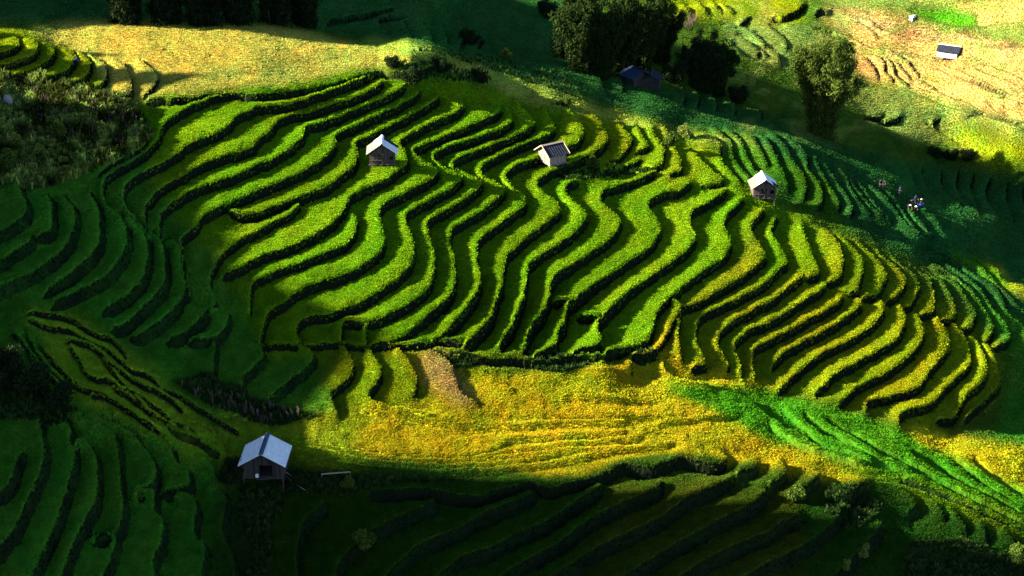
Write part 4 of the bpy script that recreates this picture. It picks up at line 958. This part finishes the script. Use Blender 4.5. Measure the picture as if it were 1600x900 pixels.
protos = [bamboo_proto(15, 5.2, 26, 26000, M_BAM, 11), bamboo_proto(14, 4.8, 24, 24000, M_BAM, 12), bamboo_proto(18, 7.4, 46, 38000, M_BAML, 13), bamboo_proto(12, 4.8, 30, 20000, M_BAMD, 14)]
used = set()
def place_tree(k, px, py, sc, rz, label, dz=0.0, squash=1.0):
    o = protos[k] if k not in used else copy_tree(protos[k]); used.add(k)
    o.location = gpt(px, py) + Vector((0, 0, dz)); o.rotation_euler = (0, 0, rz); o.scale = (sc * squash, sc * squash, sc); o['label'] = label; o['category'] = 'bamboo'; o['group'] = 'bamboo clumps behind the hill'
for a in [(0, 905, 112, .98, 0.3, 'tall bamboo clump at the left end of the big bamboo group'), (1, 938, 122, .95, 1.2, 'bamboo clump second from the left in the big group, with a rounded top'),
          (0, 968, 118, 1.02, 2.4, 'bamboo clump in the middle of the big group, crown touching the picture top'), (1, 1000, 112, .98, 4.0, 'bamboo clump behind the dark sheds'),
          (0, 1030, 100, .85, 5.1, 'bamboo clump at the right end of the big group'), (1, 1118, 148, .80, .7, 'narrow dark bamboo clump standing alone right of the sheds'), (3, 1092, 140, .85, 2.9, 'low dark bamboo clump leaning on the narrow one right of the sheds'),
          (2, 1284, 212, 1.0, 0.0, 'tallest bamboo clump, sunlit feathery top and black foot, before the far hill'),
          (3, 200, 36, 1.0, 0.4, 'leftmost dark clump behind the upper yellow field'), (3, 262, 37, 1.1, 1.7, 'second dark clump from the left behind the upper yellow field'), (3, 318, 38, 1.15, 3.1, 'third dark clump from the left behind the upper yellow field'),
          (3, 372, 37, 1.1, 4.4, 'dark clump behind the middle of the upper yellow field'), (3, 428, 38, 1.05, 5.2, 'second dark clump from the right behind the upper yellow field'), (3, 478, 42, .95, 2.2, 'rightmost dark clump behind the upper yellow field')]:
    place_tree(*a)
protos[0].name = protos[0].name
def shrub_proto(h, rad, n, mat, seed, size=.28):
    r = random.Random(seed); root = bpy.data.objects.new('shrub', None); COL.objects.link(root); bm = bmesh.new(); cen_, rr = [], []
    for i in range(9):
        a = r.uniform(0, 6.283); q = rad * r.random() ** .5 * .8; z = h * r.uniform(.45, .95) * (1 - .35 * (q / rad) ** 2); e = Vector((q * math.cos(a), q * math.sin(a), z))
        tube(bm, [(0, 0, -.3), tuple(e * .5 + Vector((0, 0, .1 * h))), tuple(e)], [.06, .04, .015], 4); cen_.append(tuple(e)); s_ = rad * r.uniform(.3, .5); rr.append((s_, s_, s_ * 1.1))
        cen_.append(tuple(e * .6)); rr.append((s_ * 1.1,) * 3)
    obj('stem', bm, M_BARK, root); lv = leaves_mesh('foliage', cen_, rr, n, size, mat, seed, .2, .5); lv.parent = root; return root
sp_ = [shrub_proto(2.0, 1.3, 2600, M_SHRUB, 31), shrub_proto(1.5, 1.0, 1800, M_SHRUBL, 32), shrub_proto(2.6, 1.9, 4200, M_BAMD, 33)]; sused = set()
for k, px, py, sc, label in [
    (1, 32, 232, 1.0, 'pale green bush low on the weedy bank at the left'), (1, 68, 246, .9, 'pale bush right of the first one low on the weedy bank'), (0, 15, 262, 1.0, 'dark bush at the left edge below the pale bushes'),
    (0, 118, 178, .8, 'round bush in the middle of the weedy bank'), (1, 160, 205, .8, 'light bush near the right side of the weedy bank'), (0, 90, 215, .9, 'dark bush in the hollow of the weedy bank'), (1, 98, 258, .7, 'small pale bush at the foot of the weedy bank'),
    (2, 640, 122, .9, 'dark bush under the lower edge of the upper yellow field'), (2, 690, 112, .85, 'dark bush at the right tip of the upper yellow field'), (2, 612, 116, .7, 'small dark bush left of the bigger one under the upper yellow field'), (2, 752, 128, .8, 'dark bush on the crest right of the upper yellow field'),
    (0, 885, 166, .8, 'bush at the right end of the straw coloured strip on the crest'), (1, 1072, 216, 1.2, 'light green bush on the crest in the middle of the hill'), (0, 1048, 226, .9, 'dark bush left of the light green crest bush'), (0, 925, 262, .8, 'dark bush behind the dark roofed hut'),
    (1, 1349, 868, .75, 'small sunlit sapling alone on the black slope near the bottom right'), (1, 1322, 890, .55, 'smaller sunlit sapling at the bottom edge'), (0, 1245, 778, .8, 'green bush at the foot of the golden noses'),
    (0, 1590, 880, 1.0, 'bush in the bottom right corner'), (0, 568, 850, .9, 'dim leafy bush on the dark terraces near the bottom'), (2, 40, 620, 1.2, 'black bush at the left edge of the foreground spur'), (2, 85, 640, 1.0, 'black bush right of the one at the left edge of the spur'), (2, 15, 600, 1.2, 'black bush above the others at the left edge of the spur'),
    (2, 460, 760, .6, 'dark bush beside the right wall of the foreground hut'), (2, 365, 752, .8, 'dark bush left of the foreground hut'), (0, 545, 762, .6, 'dim bush under the pole rail'), (0, 790, 92, .8, 'spiky bush in the shaded valley behind the crest'), (2, 735, 68, .9, 'dark bush at the edge of the shaded valley terraces'),
    (2, 1462, 246, .8, 'dark bush on the shaded valley floor, the left one'), (2, 1485, 250, .8, 'dark bush on the shaded valley floor, the middle one'), (2, 1509, 250, .9, 'dark bush on the shaded valley floor, the right one'),
    (2, 860, 28, 1.3, 'dark bush left of the big bamboo group'), (2, 1150, 160, 1.2, 'dark bush right of the narrow bamboo clump'), (2, 880, 92, 1.3, 'dark bush at the foot of the leftmost big bamboo'), (2, 1055, 130, 1.3, 'dark bush between the sheds and the narrow bamboo')]:
    o = sp_[k] if k not in sused else copy_tree(sp_[k]); sused.add(k)
    o.location = gpt(px, py); o.rotation_euler = (0, 0, px * .7); o.scale = (sc,) * 3; o['label'] = label; o['category'] = 'bush'; o['group'] = 'bushes scattered over the hillside'

# ---------------------------------------------------------------- people harvesting
def flat_mat(name, c, rough=.8):
    m, nt, b = nodes(name, rough); b.inputs['Base Color'].default_value = (*c, 1); nz = N(nt, 'ShaderNodeTexNoise'); nz.inputs['Scale'].default_value = 9
    bp = N(nt, 'ShaderNodeBump'); bp.inputs['Strength'].default_value = .3; nt.links.new(nz.outputs[0], bp.inputs['Height']); nt.links.new(bp.outputs[0], b.inputs['Normal']); return m
M_SKIN = flat_mat('skin', (0.20, 0.11, 0.07)); M_DARKC = flat_mat('dark_cloth', (0.012, 0.014, 0.025)); M_BLUEC = flat_mat('blue_cloth', (0.02, 0.035, 0.14)); M_HAIR = flat_mat('hair', (0.01, 0.008, 0.008)); M_STRAWH = flat_mat('pale_hat', (0.6, 0.58, 0.5)); M_BAG = flat_mat('blue_bag', (0.02, 0.05, 0.3))
def skin_mesh(name, P_, E_, Rr, mat, parent):
    me = bpy.data.meshes.new(name); me.from_pydata(P_, E_, []); o = bpy.data.objects.new(name, me); COL.objects.link(o); o.parent = parent
    sk = o.modifiers.new('skin', 'SKIN'); ly = me.skin_vertices[0] if me.skin_vertices else None
    if ly is None:
        bm = bmesh.new(); bm.from_mesh(me); bm.verts.layers.skin.verify(); bm.to_mesh(me); bm.free(); ly = me.skin_vertices[0]
    for i, q_ in enumerate(Rr): ly.data[i].radius = (q_, q_)
    ly.data[0].use_root = True; o.modifiers.new('round', 'SUBSURF').levels = 1; o.modifiers['round'].render_levels = 1; me.materials.append(mat); return o
def person(loc, rz, label, bend=0.0, top=M_DARKC, low=M_DARKC, hat=None, group=None):
    t = thing('person', label, 'person', loc, rz, group)
    hip = Vector((0, .25 * bend, .88 - .1 * bend)); ang = bend * R(75); up_ = Vector((0, -math.sin(ang), math.cos(ang))); ch = hip + up_ * .42; nk = hip + up_ * .56; hd = nk + (up_ * .6 + Vector((0, -.3 * bend, .5))).normalized() * .13
    def arm(s_, f): 
        sh = ch + Vector((s_ * .19, 0, 0)) + up_ * .06; elb = sh + Vector((s_ * .06, -.10 - .05 * f, -.25)); return sh, elb, elb + Vector((-s_ * .02, -.16 - .1 * f, -.16 - .1 * bend))
    P_, E_, Q_ = [hip, ch, nk, hd, hd + (hd - nk) * .5], [(0, 1), (1, 2), (2, 3), (3, 4)], [.15, .15, .055, .095, .07]
    for s_, f in ((-1, 0), (1, 1)):
        sh, el_, hn = arm(s_, f); k = len(P_); P_ += [sh, el_, hn, hn + Vector((0, -.05, -.08))]; E_ += [(1, k), (k, k + 1), (k + 1, k + 2), (k + 2, k + 3)]; Q_ += [.06, .045, .035, .03]
    for s_ in (-1, 1):
        k = len(P_); P_ += [hip + Vector((s_ * .1, 0, -.06)), Vector((s_ * .12, .02 + s_ * .12, .46)), Vector((s_ * .12, .08 + s_ * .1, .08)), Vector((s_ * .13, -.08 + s_ * .1, .03))]; E_ += [(0, k), (k, k + 1), (k + 1, k + 2), (k + 2, k + 3)]; Q_ += [.09, .06, .04, .04]
    skin_mesh('body', [tuple(v) for v in P_], E_, Q_, M_SKIN, t)
    sl, er = arm(-1, 0)[:2]; sr, e2 = arm(1, 1)[:2]; skin_mesh('jacket', [tuple(v) for v in (hip, ch, sl, er, sr, e2, ch + up_ * .1)], [(0, 1), (1, 2), (2, 3), (1, 4), (4, 5), (1, 6)], [.20, .205, .10, .075, .10, .075, .09], top, t)
    L_ = [hip] + [v for s_ in (-1, 1) for v in (hip + Vector((s_ * .1, 0, -.08)), Vector((s_ * .12, .02 + s_ * .12, .46)), Vector((s_ * .12, .08 + s_ * .1, .14)))]
    skin_mesh('trousers', [tuple(v) for v in L_], [(0, 1), (1, 2), (2, 3), (0, 4), (4, 5), (5, 6)], [.19, .13, .10, .08, .13, .10, .08], low, t)
    bm = bmesh.new()
    if hat:
        bmesh.ops.create_cone(bm, cap_ends=True, segments=14, radius1=.24, radius2=.02, depth=.16, matrix=Matrix.Translation(hd + Vector((0, 0, .12)))); obj('hat', bm, hat, t)
    else:
        bmesh.ops.create_uvsphere(bm, u_segments=10, v_segments=7, radius=.115, matrix=Matrix.Translation(hd + Vector((0, .025, .045)))); obj('hair', bm, M_HAIR, t, True)
    return t
G = 'harvesters on the shaded slope at the right'
person(gpt(1374.5, 296), R(40), 'person in black clothes, the leftmost of the pair standing close together on the shaded slope', 0, group=G)
person(gpt(1381, 296), R(-30), 'person in black, the right one of the pair standing together on the shaded slope', .15, group=G)
person(gpt(1405, 306), R(70), 'person in dark blue standing alone between the two harvesting groups', .1, M_BLUEC, group=G)
person(gpt(1430, 320), R(20), 'person in dark blue standing upright in the right hand group of harvesters', 0, M_BLUEC, group=G)
person(gpt(1425.5, 321), R(80), 'person in black bending low beside the upright dark blue one', .9, group=G)
person(gpt(1442, 323), R(-70), 'person in black with a pale hat bending beside the blue bag', .7, hat=M_STRAWH, group=G)
person(gpt(1420, 329), R(10), 'person bending in the crop with a white hat, the lower left one of the group', 1.0, hat=M_STRAWH, group=G)
person(gpt(1431, 331), R(-20), 'person bending in the crop with a white hat, the lowest of the group', 1.0, hat=M_STRAWH, group=G)
person(gpt(119, 105), R(110), 'person in dark blue bending at a terrace edge at the upper left', .6, M_BLUEC)
bm = bmesh.new(); bmesh.ops.create_uvsphere(bm, u_segments=10, v_segments=8, radius=.42); 
for v in bm.verts: v.co.z = max(v.co.z * .8, -.15) ; v.co.x *= 1.3 + .1 * math.sin(v.co.y * 9)
o = obj('sack', bm, M_BAG, None, True); o.location = gpt(1437, 323) + Vector((0, 0, .3)); o['label'] = 'bright blue sack lying among the harvesters on the shaded slope'; o['category'] = 'sack'
